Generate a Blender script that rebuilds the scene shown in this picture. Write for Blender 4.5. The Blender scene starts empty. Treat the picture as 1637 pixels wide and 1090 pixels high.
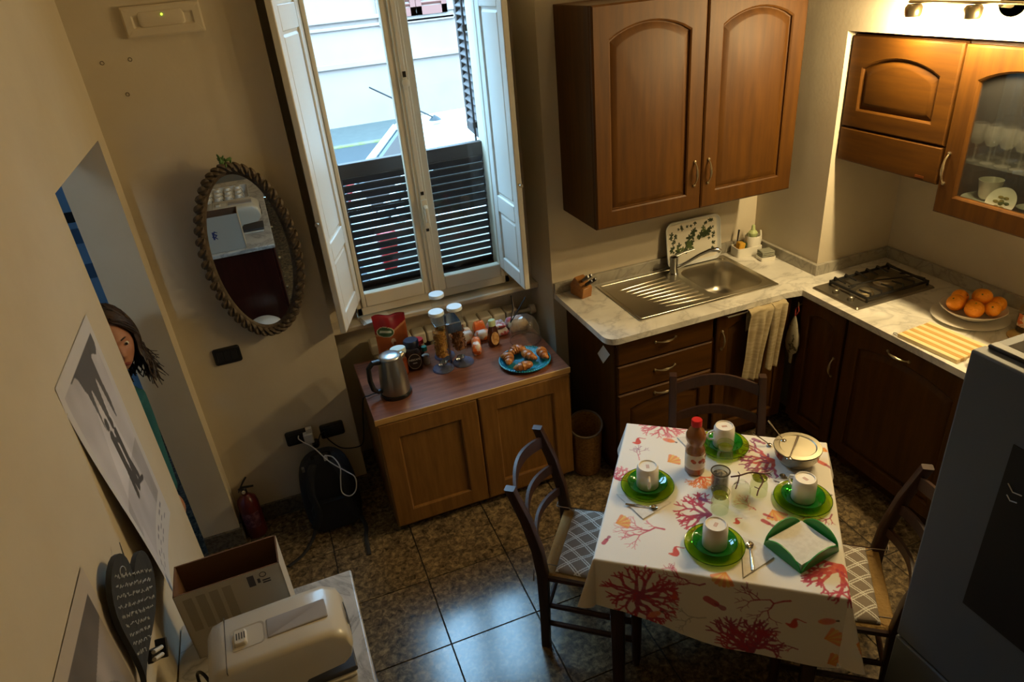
import bpy, bmesh, math, random
import numpy as np
from mathutils import Matrix, Vector
random.seed(7)
S = bpy.context.scene
COL = S.collection
# ------------------------------------------------------------------ camera
IW, IH, FPX = 1637.0, 1090.0, 1107.645
CAM = np.array([0.0, -3.08, 2.42])
yaw, pitch, roll = (math.radians(a) for a in (18.21482, -28.47172, -5.60119))
_f = np.array([math.sin(yaw)*math.cos(pitch), math.cos(yaw)*math.cos(pitch), math.sin(pitch)])
_r0 = np.array([math.cos(yaw), -math.sin(yaw), 0.0]); _u0 = np.cross(_r0, _f)
_r = math.cos(roll)*_r0 + math.sin(roll)*_u0; _u = -math.sin(roll)*_r0 + math.cos(roll)*_u0
cd = bpy.data.cameras.new('camera'); cam = bpy.data.objects.new('camera', cd); COL.objects.link(cam)
cd.sensor_fit = 'HORIZONTAL'; cd.sensor_width = 36.0; cd.lens = FPX/IW*36.0; cd.clip_start = 0.02; cd.clip_end = 200
cam.matrix_world = Matrix(((_r[0], _u[0], -_f[0], CAM[0]), (_r[1], _u[1], -_f[1], CAM[1]), (_r[2], _u[2], -_f[2], CAM[2]), (0, 0, 0, 1)))
S.camera = cam
def ray(px, py): return ((px-IW/2)*_r - (py-IH/2)*_u)/FPX + _f
def PZ(px, py, z): d = ray(px, py); return Vector(CAM + d*((z-CAM[2])/d[2]))
def PY(px, py, y): d = ray(px, py); return Vector(CAM + d*((y-CAM[1])/d[1]))
def PX(px, py, x): d = ray(px, py); return Vector(CAM + d*((x-CAM[0])/d[0]))
# ------------------------------------------------------------------ world, colour management
w = bpy.data.worlds.new('overcast_sky'); S.world = w; w.use_nodes = True
w.node_tree.nodes['Background'].inputs[0].default_value = (0.38, 0.70, 1.0, 1)
w.node_tree.nodes['Background'].inputs[1].default_value = 38.0
S.view_settings.view_transform = 'Standard'; S.view_settings.look = 'None'
S.view_settings.gamma = 1.0; S.view_settings.use_curve_mapping = False
S.view_settings.exposure = -0.98
S.cycles.max_bounces = 10; S.cycles.transparent_max_bounces = 24; S.cycles.glossy_bounces = 5; S.cycles.transmission_bounces = 8
S.cycles.sample_clamp_indirect = 6.0; S.cycles.caustics_reflective = False; S.cycles.caustics_refractive = False
# daylight enters by the window opening: a portal only helps sampling, it adds no light
pl = bpy.data.lights.new('window_portal', 'AREA'); pl.shape = 'RECTANGLE'; pl.size = 0.9; pl.size_y = 1.75
pl.cycles.is_portal = True
po = bpy.data.objects.new('window_portal', pl); COL.objects.link(po)
po.location = (0.70, 0.60, 1.75); po.rotation_euler = (math.radians(-90), 0, 0)
# ------------------------------------------------------------------ materials
def lin(h):
    o = []
    for i in (0, 2, 4):
        v = int(h[i:i+2], 16)/255.0
        o.append(v/12.92 if v <= 0.04045 else ((v+0.055)/1.055)**2.4)
    return tuple(o)
MATS = {}
def nmat(name):
    m = bpy.data.materials.new(name); m.use_nodes = True
    return m, m.node_tree.nodes, m.node_tree.links, m.node_tree.nodes['Principled BSDF']
def P(name, col, rough=0.5, metal=0.0, noise=None, bump=None, emit=None, spec=0.5, coat=0.0, attr=None, sub=0.0):
    """noise=(scale, colour2, (sx,sy,sz), lo, hi); bump=(scale, strength)"""
    if name in MATS: return MATS[name]
    m, N, L, b = nmat(name)
    if isinstance(col, str): col = lin(col)
    b.inputs['Base Color'].default_value = (*col, 1)
    b.inputs['Roughness'].default_value = rough; b.inputs['Metallic'].default_value = metal
    b.inputs['Specular IOR Level'].default_value = spec
    if coat: b.inputs['Coat Weight'].default_value = coat; b.inputs['Coat Roughness'].default_value = 0.15
    if sub: b.inputs['Subsurface Weight'].default_value = sub; b.inputs['Subsurface Radius'].default_value = (.01, .005, .003)
    tc = None
    def coords(st):
        nonlocal tc
        if tc is None: tc = N.new('ShaderNodeTexCoord')
        mp = N.new('ShaderNodeMapping'); mp.inputs['Scale'].default_value = st
        L.new(tc.outputs['Object'], mp.inputs['Vector']); return mp.outputs['Vector']
    if attr:
        a = N.new('ShaderNodeAttribute'); a.attribute_name = attr; L.new(a.outputs['Color'], b.inputs['Base Color'])
    if noise:
        sc, c2, st, lo, hi = noise
        if isinstance(c2, str): c2 = lin(c2)
        t = N.new('ShaderNodeTexNoise'); t.inputs['Scale'].default_value = sc; t.inputs['Detail'].default_value = 6; t.inputs['Roughness'].default_value = 0.6
        L.new(coords(st), t.inputs['Vector'])
        r = N.new('ShaderNodeValToRGB'); r.color_ramp.elements[0].position = lo; r.color_ramp.elements[1].position = hi
        r.color_ramp.elements[0].color = (*col, 1); r.color_ramp.elements[1].color = (*c2, 1)
        L.new(t.outputs['Fac'], r.inputs['Fac']); L.new(r.outputs['Color'], b.inputs['Base Color'])
    if bump:
        sc, s_ = bump[:2]; st = bump[2] if len(bump) > 2 else (1, 1, 1)
        t = N.new('ShaderNodeTexNoise'); t.inputs['Scale'].default_value = sc; t.inputs['Detail'].default_value = 4
        L.new(coords(st), t.inputs['Vector'])
        bp = N.new('ShaderNodeBump'); bp.inputs['Strength'].default_value = s_; bp.inputs['Distance'].default_value = 0.01
        L.new(t.outputs['Fac'], bp.inputs['Height']); L.new(bp.outputs['Normal'], b.inputs['Normal'])
    if emit:
        b.inputs['Emission Color'].default_value = (*emit[0], 1); b.inputs['Emission Strength'].default_value = emit[1]
    MATS[name] = m; return m
def glass(name, tint=(1, 1, 1), ior=1.45, rough=0.0, haze=0.0, hazecol=(0.8, 0.8, 0.8)):
    """thin-walled clear or tinted glass: transparent body, Fresnel reflection"""
    if name in MATS: return MATS[name]
    m, N, L, b = nmat(name); N.remove(b)
    out = N['Material Output']
    t = N.new('ShaderNodeBsdfTransparent'); t.inputs[0].default_value = (*tint, 1)
    g = N.new('ShaderNodeBsdfGlossy'); g.inputs['Roughness'].default_value = rough; g.inputs['Color'].default_value = (1, 1, 1, 1)
    fr0 = N.new('ShaderNodeFresnel'); fr0.inputs['IOR'].default_value = ior
    gm = N.new('ShaderNodeNewGeometry'); inv = N.new('ShaderNodeMath'); inv.operation = 'SUBTRACT'; inv.inputs[0].default_value = 1.0; L.new(gm.outputs['Backfacing'], inv.inputs[1])
    fr = N.new('ShaderNodeMath'); fr.operation = 'MULTIPLY'; L.new(fr0.outputs[0], fr.inputs[0]); L.new(inv.outputs[0], fr.inputs[1])
    mx = N.new('ShaderNodeMixShader'); L.new(fr.outputs[0], mx.inputs[0]); 
    body = t.outputs[0]
    if haze:
        d = N.new('ShaderNodeBsdfDiffuse'); d.inputs[0].default_value = (*hazecol, 1)
        m2 = N.new('ShaderNodeMixShader'); m2.inputs[0].default_value = haze
        L.new(t.outputs[0], m2.inputs[1]); L.new(d.outputs[0], m2.inputs[2]); body = m2.outputs[0]
    L.new(body, mx.inputs[1]); L.new(g.outputs[0], mx.inputs[2]); L.new(mx.outputs[0], out.inputs['Surface'])
    MATS[name] = m; return m
def granite():
    m, N, L, b = nmat('granite_tile')
    g = N.new('ShaderNodeNewGeometry'); oi = N.new('ShaderNodeObjectInfo')
    ad = N.new('ShaderNodeVectorMath'); ad.operation = 'ADD'
    cx = N.new('ShaderNodeCombineXYZ'); mu = N.new('ShaderNodeMath'); mu.operation = 'MULTIPLY'; mu.inputs[1].default_value = 37.0
    L.new(oi.outputs['Random'], mu.inputs[0]); L.new(mu.outputs[0], cx.inputs[2])
    L.new(g.outputs['Position'], ad.inputs[0]); L.new(cx.outputs[0], ad.inputs[1])
    def noise(s, det, dist=0.0):
        t = N.new('ShaderNodeTexNoise'); t.inputs['Scale'].default_value = s; t.inputs['Detail'].default_value = det
        t.inputs['Roughness'].default_value = .65; t.inputs['Distortion'].default_value = dist
        L.new(ad.outputs[0], t.inputs['Vector']); return t.outputs['Fac']
    r = N.new('ShaderNodeValToRGB'); e = r.color_ramp.elements
    e[0].position = .33; e[0].color = (*lin('332c23'), 1); e[1].position = .68; e[1].color = (*lin('a18b66'), 1)
    k = e.new(.5); k.color = (*lin('6b5c46'), 1)
    L.new(noise(42, 10, .5), r.inputs['Fac'])
    r2 = N.new('ShaderNodeValToRGB'); r2.color_ramp.elements[0].position = .57; r2.color_ramp.elements[1].position = .72
    r2.color_ramp.elements[0].color = (0, 0, 0, 1); r2.color_ramp.elements[1].color = (.8, .8, .8, 1)
    L.new(noise(95, 5, .8), r2.inputs['Fac'])
    mx = N.new('ShaderNodeMixRGB'); mx.inputs[2].default_value = (*lin('1d1a17'), 1)
    L.new(r2.outputs[0], mx.inputs[0]); L.new(r.outputs[0], mx.inputs[1])
    L.new(mx.outputs[0], b.inputs['Base Color'])
    b.inputs['Roughness'].default_value = .17; b.inputs['Specular IOR Level'].default_value = .6
    bp = N.new('ShaderNodeBump'); bp.inputs['Strength'].default_value = .05; bp.inputs['Distance'].default_value = .003
    L.new(noise(30, 4), bp.inputs['Height']); L.new(bp.outputs[0], b.inputs['Normal'])
    MATS['granite_tile'] = m; return m
def marble(name, base='e2ded4', vein='a5a29c', sc=3.0):
    if name in MATS: return MATS[name]
    m, N, L, b = nmat(name)
    tc = N.new('ShaderNodeTexCoord')
    t = N.new('ShaderNodeTexNoise'); t.inputs['Scale'].default_value = sc; t.inputs['Detail'].default_value = 9; t.inputs['Distortion'].default_value = 1.6; t.inputs['Roughness'].default_value = .55
    L.new(tc.outputs['Object'], t.inputs['Vector'])
    r = N.new('ShaderNodeValToRGB'); e = r.color_ramp.elements
    c0, c1 = lin(base), lin(vein)
    e[0].position = .44; e[0].color = (*c0, 1); e[1].position = .56; e[1].color = (*c0, 1)
    k = e.new(.495); k.color = (*[(a*.55+b_*.45) for a, b_ in zip(c0, c1)], 1); k = e.new(.502); k.color = (*[(a*.35+b_*.65) for a, b_ in zip(c0, c1)], 1); k = e.new(.512); k.color = (*[(a*.75+b_*.25) for a, b_ in zip(c0, c1)], 1)
    L.new(t.outputs['Fac'], r.inputs['Fac'])
    t2 = N.new('ShaderNodeTexNoise'); t2.inputs['Scale'].default_value = sc*2.2; t2.inputs['Detail'].default_value = 5
    L.new(tc.outputs['Object'], t2.inputs['Vector'])
    r2 = N.new('ShaderNodeValToRGB'); r2.color_ramp.elements[0].position = .4; r2.color_ramp.elements[1].position = .75
    r2.color_ramp.elements[0].color = (1, 1, 1, 1); r2.color_ramp.elements[1].color = (.78, .77, .75, 1)
    L.new(t2.outputs['Fac'], r2.inputs['Fac'])
    mx = N.new('ShaderNodeMixRGB'); mx.blend_type = 'MULTIPLY'; mx.inputs[0].default_value = 1
    L.new(r.outputs[0], mx.inputs[1]); L.new(r2.outputs[0], mx.inputs[2]); L.new(mx.outputs[0], b.inputs['Base Color'])
    b.inputs['Roughness'].default_value = .28
    MATS[name] = m; return m
def wood(name, c1, c2, sc=4.0, st=(14, 14, 1.2), rough=.38, coat=.15, spec=.4):
    return P(name, c1, rough, noise=(sc, c2, st, .35, .68), coat=coat, spec=spec)
# ------------------------------------------------------------------ mesh builder
class MB:
    def __init__(s): s.v = []; s.f = []; s.m = []
    def add(s, vs, fs, mi=0, M=None):
        o = len(s.v)
        for p in vs:
            p = Vector(p)
            s.v.append(tuple(M @ p) if M is not None else tuple(p))
        for f in fs: s.f.append([i+o for i in f]); s.m.append(mi)
        return s
    def box(s, x0, x1, y0, y1, z0, z1, mi=0, M=None):
        return s.add([(x0,y0,z0),(x1,y0,z0),(x1,y1,z0),(x0,y1,z0),(x0,y0,z1),(x1,y0,z1),(x1,y1,z1),(x0,y1,z1)],
              [(3,2,1,0),(4,5,6,7),(0,1,5,4),(1,2,6,5),(2,3,7,6),(3,0,4,7)], mi, M)
    def loft(s, rings, cap0=False, cap1=False, closed=True, mi=0, M=None):
        n = len(rings[0]); vs = [p for r in rings for p in r]; fs = []
        for k in range(len(rings)-1):
            for i in range(n if closed else n-1):
                j = (i+1) % n; fs.append((k*n+i, k*n+j, (k+1)*n+j, (k+1)*n+i))
        if cap0: fs.append(tuple(reversed(range(n))))
        if cap1: fs.append(tuple(range((len(rings)-1)*n, len(rings)*n)))
        return s.add(vs, fs, mi, M)
    def lathe(s, prof, seg=28, c=(0,0,0), mi=0, M=None, sx=1, sy=1, cap0=False, cap1=False):
        rings = [[(c[0]+r*sx*math.cos(2*math.pi*i/seg), c[1]+r*sy*math.sin(2*math.pi*i/seg), c[2]+z) for i in range(seg)] for r, z in prof]
        return s.loft(rings, cap0=cap0 or prof[0][0] > 1e-5 and cap0, cap1=cap1, mi=mi, M=M)
    def tube(s, path, r, seg=8, caps=True, mi=0, M=None, flat=1.0, closed=False):
        P_ = [Vector(p) for p in path]; n = len(P_)
        rr = r if isinstance(r, (list, tuple)) else [r]*n
        rings = []; up = None
        for i in range(n):
            a = P_[max(i-1, 0)] if not closed else P_[(i-1) % n]; b = P_[min(i+1, n-1)] if not closed else P_[(i+1) % n]
            t = (b-a).normalized() if (b-a).length > 1e-9 else Vector((0, 0, 1))
            if up is None: up = Vector((0, 0, 1)) if abs(t.z) < .9 else Vector((0, 1, 0))
            x = t.cross(up)
            if x.length < 1e-6: x = t.cross(Vector((1, 0, 0)))
            x.normalize(); y = x.cross(t).normalized(); up = y
            rings.append([tuple(P_[i] + rr[i]*(math.cos(2*math.pi*k/seg)*x + flat*math.sin(2*math.pi*k/seg)*y)) for k in range(seg)])
        if closed: rings.append(rings[0])
        return s.loft(rings, cap0=caps and not closed, cap1=caps and not closed, mi=mi, M=M)
    def ell(s, c, r, seg=16, rings=10, mi=0, M=None):
        prof = [(math.sin(math.pi*k/rings), -math.cos(math.pi*k/rings)) for k in range(rings+1)]
        R = [[(c[0]+r[0]*max(q, 1e-4)*math.cos(2*math.pi*i/seg), c[1]+r[1]*max(q, 1e-4)*math.sin(2*math.pi*i/seg), c[2]+r[2]*z) for i in range(seg)] for q, z in prof]
        return s.loft(R, True, True, mi=mi, M=M)
    def prism(s, poly, z0, z1, mi=0, M=None):
        n = len(poly)
        return s.add([(p[0], p[1], z0) for p in poly]+[(p[0], p[1], z1) for p in poly],
              [tuple(reversed(range(n))), tuple(range(n, 2*n))]+[(i, (i+1) % n, (i+1) % n+n, i+n) for i in range(n)], mi, M)
    def build(s, name, mat, parent=None, smooth=35, bevel=0, seg=2, sub=0, loc=None, rot=None, solid=0):
        me = bpy.data.meshes.new(name); me.from_pydata(s.v, [], s.f); me.validate()
        for m in (mat if isinstance(mat, (list, tuple)) else [mat]): me.materials.append(m)
        if isinstance(mat, (list, tuple)) and len(me.polygons) == len(s.m): me.polygons.foreach_set('material_index', s.m)
        bm = bmesh.new(); bm.from_mesh(me); bmesh.ops.recalc_face_normals(bm, faces=bm.faces); bm.to_mesh(me); bm.free()
        if smooth:
            me.shade_smooth()
            if not sub: me.set_sharp_from_angle(angle=math.radians(smooth))
        o = bpy.data.objects.new(name, me); COL.objects.link(o)
        if parent is not None: o.parent = parent
        if loc is not None: o.location = loc
        if rot is not None: o.rotation_euler = rot
        if solid: d = o.modifiers.new('solidify', 'SOLIDIFY'); d.thickness = solid; d.offset = 0
        if bevel:
            d = o.modifiers.new('bevel', 'BEVEL'); d.width = bevel; d.segments = seg; d.limit_method = 'ANGLE'; d.angle_limit = math.radians(40); d.harden_normals = False
        if sub: d = o.modifiers.new('subdivision', 'SUBSURF'); d.levels = sub; d.render_levels = sub
        return o
def tag(o, label=None, cat=None, group=None, kind=None):
    if label: o['label'] = label
    if cat: o['category'] = cat
    if group: o['group'] = group
    if kind: o['kind'] = kind
    return o
def thing(name, label, cat, loc=(0,0,0), rz=0.0, group=None):
    o = bpy.data.objects.new(name, None); COL.objects.link(o); o.empty_display_size = .05
    o.location = loc; o.rotation_euler = (0, 0, rz); return tag(o, label, cat, group)
def dup(root, loc, rz=None, label=None, group=None):
    r = root.copy(); COL.objects.link(r); r.location = loc
    if rz is not None: r.rotation_euler = (0, 0, rz)
    tag(r, label, None, group)
    for ch in list(root.children):
        c = ch.copy(); COL.objects.link(c); c.parent = r
        for g in ch.children: d = g.copy(); COL.objects.link(d); d.parent = c
    return r
def copy_part(src, parent, loc=None, rot=None):
    c = src.copy(); COL.objects.link(c); c.parent = parent
    if loc is not None: c.location = loc
    if rot is not None: c.rotation_euler = rot
    return c
def T(x, y, z, rx=0, ry=0, rz=0):
    return Matrix.Translation((x, y, z)) @ Matrix.Rotation(rz, 4, 'Z') @ Matrix.Rotation(ry, 4, 'Y') @ Matrix.Rotation(rx, 4, 'X')
R_ = math.radians
def rrect(x0, x1, y0, y1, r, n=6):
    o = []
    for cx, cy, a0 in ((x1-r, y0+r, -90), (x1-r, y1-r, 0), (x0+r, y1-r, 90), (x0+r, y0+r, 180)):
        for k in range(n+1):
            a = R_(a0+90*k/n); o.append((cx+r*math.cos(a), cy+r*math.sin(a)))
    return o
def text(body, size, mat, parent, M, name='lettering', ext=.0006, align='CENTER'):
    cu = bpy.data.curves.new(name, 'FONT'); cu.body = body; cu.size = size; cu.extrude = ext; cu.align_x = align; cu.align_y = 'CENTER'; cu.resolution_u = 2
    ob = bpy.data.objects.new(name, cu); COL.objects.link(ob)
    dg = bpy.context.evaluated_depsgraph_get(); me = bpy.data.meshes.new_from_object(ob.evaluated_get(dg))
    bpy.data.objects.remove(ob); me.name = name; me.materials.clear(); me.materials.append(mat); me.transform(M)
    o = bpy.data.objects.new(name, me); COL.objects.link(o); o.parent = parent; return o
def paint(o, cols):
    a = o.data.color_attributes.new('print', 'FLOAT_COLOR', 'POINT')
    c = np.ones((len(o.data.vertices), 4), np.float32); c[:, :3] = cols; a.data.foreach_set('color', c.ravel())
def gridmesh(name, X, mat, parent=None, closed_u=False, smooth=True, kind=None):
    """X: (n,m,3) array -> mesh object of quads"""
    n, m = X.shape[:2]; me = bpy.data.meshes.new(name)
    idx = np.arange(n*m).reshape(n, m)
    if closed_u: idx = np.vstack([idx, idx[:1]])
    q = np.stack([idx[:-1, :-1], idx[1:, :-1], idx[1:, 1:], idx[:-1, 1:]], -1).reshape(-1, 4)
    me.vertices.add(n*m); me.vertices.foreach_set('co', X.reshape(-1).astype(np.float32))
    me.loops.add(q.size); me.loops.foreach_set('vertex_index', q.ravel().astype(np.int32))
    me.polygons.add(len(q)); me.polygons.foreach_set('loop_start', (np.arange(len(q))*4).astype(np.int32)); me.update(calc_edges=True); me.validate()
    if smooth: me.shade_smooth()
    me.materials.append(mat); o = bpy.data.objects.new(name, me); COL.objects.link(o)
    if parent is not None: o.parent = parent
    return o
# ------------------------------------------------------------------ the room
M_WALL = P('cream_plaster', 'cdc2ac', .85, noise=(2.5, 'c5b8a0', (1, 1, 1), .35, .7), bump=(60, .05))
M_BLUE = P('blue_paint', '9cc0e0', .8, bump=(50, .04))
M_GROUT = P('grout', '2a2620', .8)
M_BASE = P('granite_skirting', '6f675b', .4, noise=(60, '3f3a33', (1, 1, 1), .4, .65))
M_WHITE = P('white_paint', 'dcd9cf', .42, bump=(25, .03))
M_FRAME = P('cream_window_paint', 'd8d0bb', .42, bump=(25, .04))
GR = granite()
def struct(name, mb, mat, label, cat, parent=None, **k):
    o = mb.build(name, mat, parent, **k)
    if parent is None: tag(o, label, cat, kind='structure')
    return o
XL, XR = -0.535, 2.53
YN = -4.6
ZC = 3.9
# floor with individual tiles
floor = struct('floor', MB().box(-2.1, 3.1, YN, 0.45, -0.12, -0.004), M_GROUT, 'polished brown granite floor tiles with dark joints', 'floor')
def axis_cells(o, st, lo, hi):
    k = math.floor((lo-o)/st); r = []
    while o+k*st < hi-1e-6:
        a, b = max(lo, o+k*st), min(hi, o+(k+1)*st)
        if b-a > .02: r.append((a, b))
        k += 1
    return r
g = .0022
for (a, b) in axis_cells(.251, .377, -.76, 2.55):
    for (c, d) in axis_cells(-.768, .3735, YN, .34):
        MB().box(a+g, b-g, c+g, d-g, -.006, 0).build('tile', GR, floor, bevel=.0012, seg=1)
# back wall with window niche
NX0, NX1, NY = .125, 1.265, .34
wb = MB().box(XL-.17, NX0, 0, .55, 0, ZC).box(NX1, 3.2, 0, .55, 0, ZC).box(NX0, NX1, 0, .55, 2.78, ZC)
wb.box(NX0, NX1, NY, .55, 0, .86).box(NX0, .275, .30, .55, .86, 2.78).box(1.12, NX1, .30, .55, .86, 2.78)
struct('wall_back', wb, M_WALL, 'cream plastered wall with the deep window niche', 'wall')
wl = MB().box(XL-.17, XL, YN, -.925, 0, ZC).box(XL-.17, XL, -.125, 0, 0, ZC).box(XL-.17, XL, -.925, -.125, 1.985, ZC)
struct('wall_left', wl, M_WALL, 'cream wall with the open doorway and posters', 'wall')
wr = MB().box(XR, 3.2, -.50, 0, 0, ZC).box(XR, 3.2, -2.10, -.50, 2.035, ZC).box(2.995, 3.2, -2.10, -.50, 0, 2.035).box(2.02, 3.2, YN, -2.10, 0, ZC)
struct('wall_right', wr, M_WALL, 'cream wall with the cooking alcove and spot lamps above', 'wall')
struct('wall_front', MB().box(-2.1, 3.2, YN-.15, YN, 0, ZC), M_WALL, 'plain cream wall opposite the window', 'wall')
struct('ceiling', MB().box(-.75, 3.2, YN, .55, ZC, ZC+.1), M_WALL, 'plain cream plaster ceiling', 'ceiling')
# corridor behind the doorway
wc = MB().box(-2.1, -2.0, -2.6, 1.6, 0, 2.7).box(-2.0, -.70, 1.5, 1.6, 0, 2.7).box(-2.0, -.70, -2.6, -2.5, 0, 2.7).box(-.725, -.705, .55, 1.5, 0, 2.7)
struct('wall_corridor', wc, M_BLUE, 'blue painted corridor walls beyond the doorway', 'wall')
struct('ceiling_corridor', MB().box(-2.1, -.70, -2.6, 1.6, 2.7, 2.75), M_WALL, 'white ceiling of the blue corridor', 'ceiling')
struct('floor_corridor', MB().box(-2.1, -.76, -2.6, 1.6, -.006, 0), GR, 'granite floor of the blue corridor', 'floor')
# skirtings
struct('baseboard_back', MB().box(XL, NX0, -.014, 0, 0, .095), M_BASE, 'low granite skirting under the mirror', 'skirting', bevel=.002)
struct('baseboard_left', MB().box(XL-.17, XL+.0, -.139, -.125, 0, .095).box(XL, XL+.012, -.137, -.014, 0, .095).box(XL, XL+.012, -1.43, -.925, 0, .095).box(XL-.17, XL+.012, -.925, -.913, 0, .095), M_BASE, 'granite skirting on the doorway jambs', 'skirting', bevel=.002)
# sill
struct('trim_1', MB().box(NX0, NX1, .20, NY, .835, .865), M_WALL, 'narrow plaster sill under the window frame', 'sill', bevel=.008, seg=3)
# ------------------------------------------------------------------ window
WX0, WX1, WZ0, WZ1 = .275, 1.12, .885, 2.78
win = thing('window_1', 'tall cream double casement window with open white panel shutters', 'window', (.6975, .28, .885)); win['kind'] = 'structure'
wm = Matrix.Translation((-.6975, -.28, -.885))
f = MB().box(WX0, WX0+.03, .255, .325, WZ0, WZ1, M=wm).box(WX1-.03, WX1, .255, .325, WZ0, WZ1, M=wm).box(WX0, WX1, .255, .325, WZ0, WZ0+.045, M=wm).box(WX0, WX1, .255, .325, WZ1-.05, WZ1, M=wm)
f.build('window_frame', M_FRAME, win, bevel=.004)
M_PANE = glass('window_glass', (.97, .985, 1.0))
for k, (a, b) in enumerate(((.305, .697), (.698, 1.09))):
    z0, z1 = WZ0+.045, WZ1-.05; so = .050; st = .058 if k == 0 else .058
    s0, s1 = (.022, .058) if k == 0 else (.058, .022)
    m = MB().box(a, a+s0, .245, .29, z0, z1, M=wm).box(b-s1, b, .245, .29, z0, z1, M=wm).box(a+s0, b-s1, .245, .29, z0, z0+.075, M=wm).box(a+s0, b-s1, .245, .29, z1-.07, z1, M=wm)
    sash = m.build('sash', M_FRAME, win, bevel=.006, seg=3)
    MB().box(a+s0-.005, b-s1+.005, .266, .270, z0+.07, z1-.065, M=wm).build('pane', M_PANE, sash)
# meeting moulding and espagnolette
MB().box(.672, .722, .232, .246, WZ0+.045, WZ1-.05, M=wm).box(.686, .708, .224, .233, WZ0+.05, WZ1-.06, M=wm).build('meeting_moulding', M_FRAME, win, bevel=.004, seg=3)
hd = MB(); hd.box(.685, .715, .205, .224, 1.30, 1.44, M=wm); hd.tube([wm @ Vector((.70, .205, 1.41)), wm @ Vector((.70, .185, 1.40)), wm @ Vector((.70, .183, 1.33))], .010, 10)
hd.build('handle', M_FRAME, win, bevel=.006)
MB().lathe([(0.0001, 0), (.018, 0), (.018, .012), (.012, .016), (.0001, .017)], 20, M=wm @ T(.70, .224, 1.985, rx=R_(90))).build('knob', M_FRAME, win)
MB().box(.692, .706, .218, .226, 2.01, 2.035, M=wm).box(.692, .706, .218, .226, 1.462, 1.478, M=wm).box(.692, .706, .218, .226, 1.275, 1.288, M=wm).build('latch', P('dark_iron', '2b2622', .5, .6), win)
# inner panelled shutters
def inner_shutter(hx, hy, fx, fy):
    L = math.hypot(fx-hx, fy-hy); ang = math.atan2(fy-hy, fx-hx)
    M = wm @ Matrix.Translation((hx, hy, 0)) @ Matrix.Rotation(ang, 4, 'Z')
    z0, z1, t = .985, 2.70, .014
    st = .062
    m = MB().box(0, st, -t, t, z0, z1, M=M).box(L-st, L, -t, t, z0, z1, M=M)
    zs = [(z0, z0+.075), (1.315, 1.40), (2.265, 2.36), (z1-.08, z1)]
    for a, b in zs: m.box(st, L-st, -t, t, a, b, M=M)
    sh = m.build('inner_shutter', M_WHITE, win, bevel=.004, seg=2)
    for (a, b) in ((zs[0][1], zs[1][0]), (zs[1][1], zs[2][0]), (zs[2][1], zs[3][0])):
        p = MB()
        x0, x1 = st-.002, L-st+.002
        for sg in (-1, 1):
            rs = []
            for ins, d in ((0, .004), (.012, .003), (.022, .0095), (.034, .0095)):
                rs.append([(x0+ins, sg*d, a+ins), (x1-ins, sg*d, a+ins), (x1-ins, sg*d, b-ins), (x0+ins, sg*d, b-ins)])
            p.loft(rs, cap1=True, M=M)
        p.build('panel', M_WHITE, sh, smooth=20)
    # latch peg on the free edge
    MB().lathe([(.0001, -.02), (.005, -.02), (.005, .02), (.009, .022), (.009, .03), (.0001, .03)], 10, M=M @ T(L+.002, 0, 1.52, ry=R_(90))).build('latch_peg', P('pale_metal', 'b8b0a0', .35, .8), sh)
inner_shutter(.292, .25, .165, -.10)
inner_shutter(1.085, .25, 1.088, -.105)
# outer louvred shutters
M_LOUV = P('dark_brown_louvre', '3a2a24', .55)
def louvre(x0, x1, z0, z1, n, M, tilt=40):
    m = MB().box(x0, x0+.045, -.02, .02, z0, z1, M=M).box(x1-.045, x1, -.02, .02, z0, z1, M=M).box(x0, x1, -.02, .02, z0, z0+.05, M=M).box(x0, x1, -.02, .02, z1-.07, z1, M=M)
    sh = m.build('louvre_shutter', M_LOUV, win, bevel=.003)
    a, b = z0+.05, z1-.07; st = (b-a)/n; first = None
    for k in range(n):
        lo = M @ Vector(((x0+x1)/2, 0, a+(k+.5)*st))
        if first is None:
            hw = (x1-x0)/2-.045
            first = MB().box(-hw, hw, -.028, .028, -.0045, .0045, M=Matrix.Rotation(R_(tilt), 4, 'X')).build('slat', M_LOUV, sh, bevel=.002, seg=1)
            first.location = lo; first.rotation_euler = M.to_euler()
        else: copy_part(first, sh, lo, M.to_euler())
LM = wm @ Matrix.Translation((0, .53, 0))
louvre(.315, .748, .87, 1.605, 15, LM, -49)
louvre(.752, 1.165, .87, 1.605, 15, LM, -49)
OM = wm @ Matrix.Translation((1.150, .55, 0)) @ Matrix.Rotation(R_(84), 4, 'Z')
louvre(0, .36, 1.60, 2.75, 26, OM, -40)
rod = MB(); rod.tube([wm @ Vector((1.118, .60, 1.55)), wm @ Vector((1.118, .60, 2.75))], .006, 8)
for z in (1.66, 2.14): rod.box(1.108, 1.14, .59, .61, z, z+.03, M=wm)
rod.build('shutter_rod', M_LOUV, win)
# ------------------------------------------------------------------ the street
M_ASPH = P('asphalt', '343839', .9, noise=(40, '292c2d', (1, 1, 1), .35, .7), bump=(80, .3))
M_PAVE = P('pavement_concrete', '484a45', .9, noise=(8, '3d3f3b', (1, 1, 1), .35, .7))
M_KERB = P('mossy_kerb', '5e6230', .9, noise=(6, '605c4c', (1, 1, 1), .4, .65))
M_FAC = P('peach_facade', (.27, .19, .152), .9, noise=(1.2, (.24, .168, .134), (1, 1, 1), .35, .7))
FY = 10.6
struct('street', MB().box(-12, 16, .55, 8.88, -.25, -.02), M_ASPH, 'grey asphalt street outside the window', 'street')
sw = struct('sidewalk', MB().box(-12, 16, 8.98, FY, -.25, .0), M_PAVE, 'cracked grey pavement along the opposite house', 'pavement')
struct('kerb', MB().box(-12, 16, 8.86, 8.98, -.25, .01), M_KERB, 'mossy green kerb stone edging the far pavement', 'kerb', bevel=.02)
hb = thing('house_facade', 'pale plastered house across the street with red shutters', 'building', (1, FY, 0))
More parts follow.
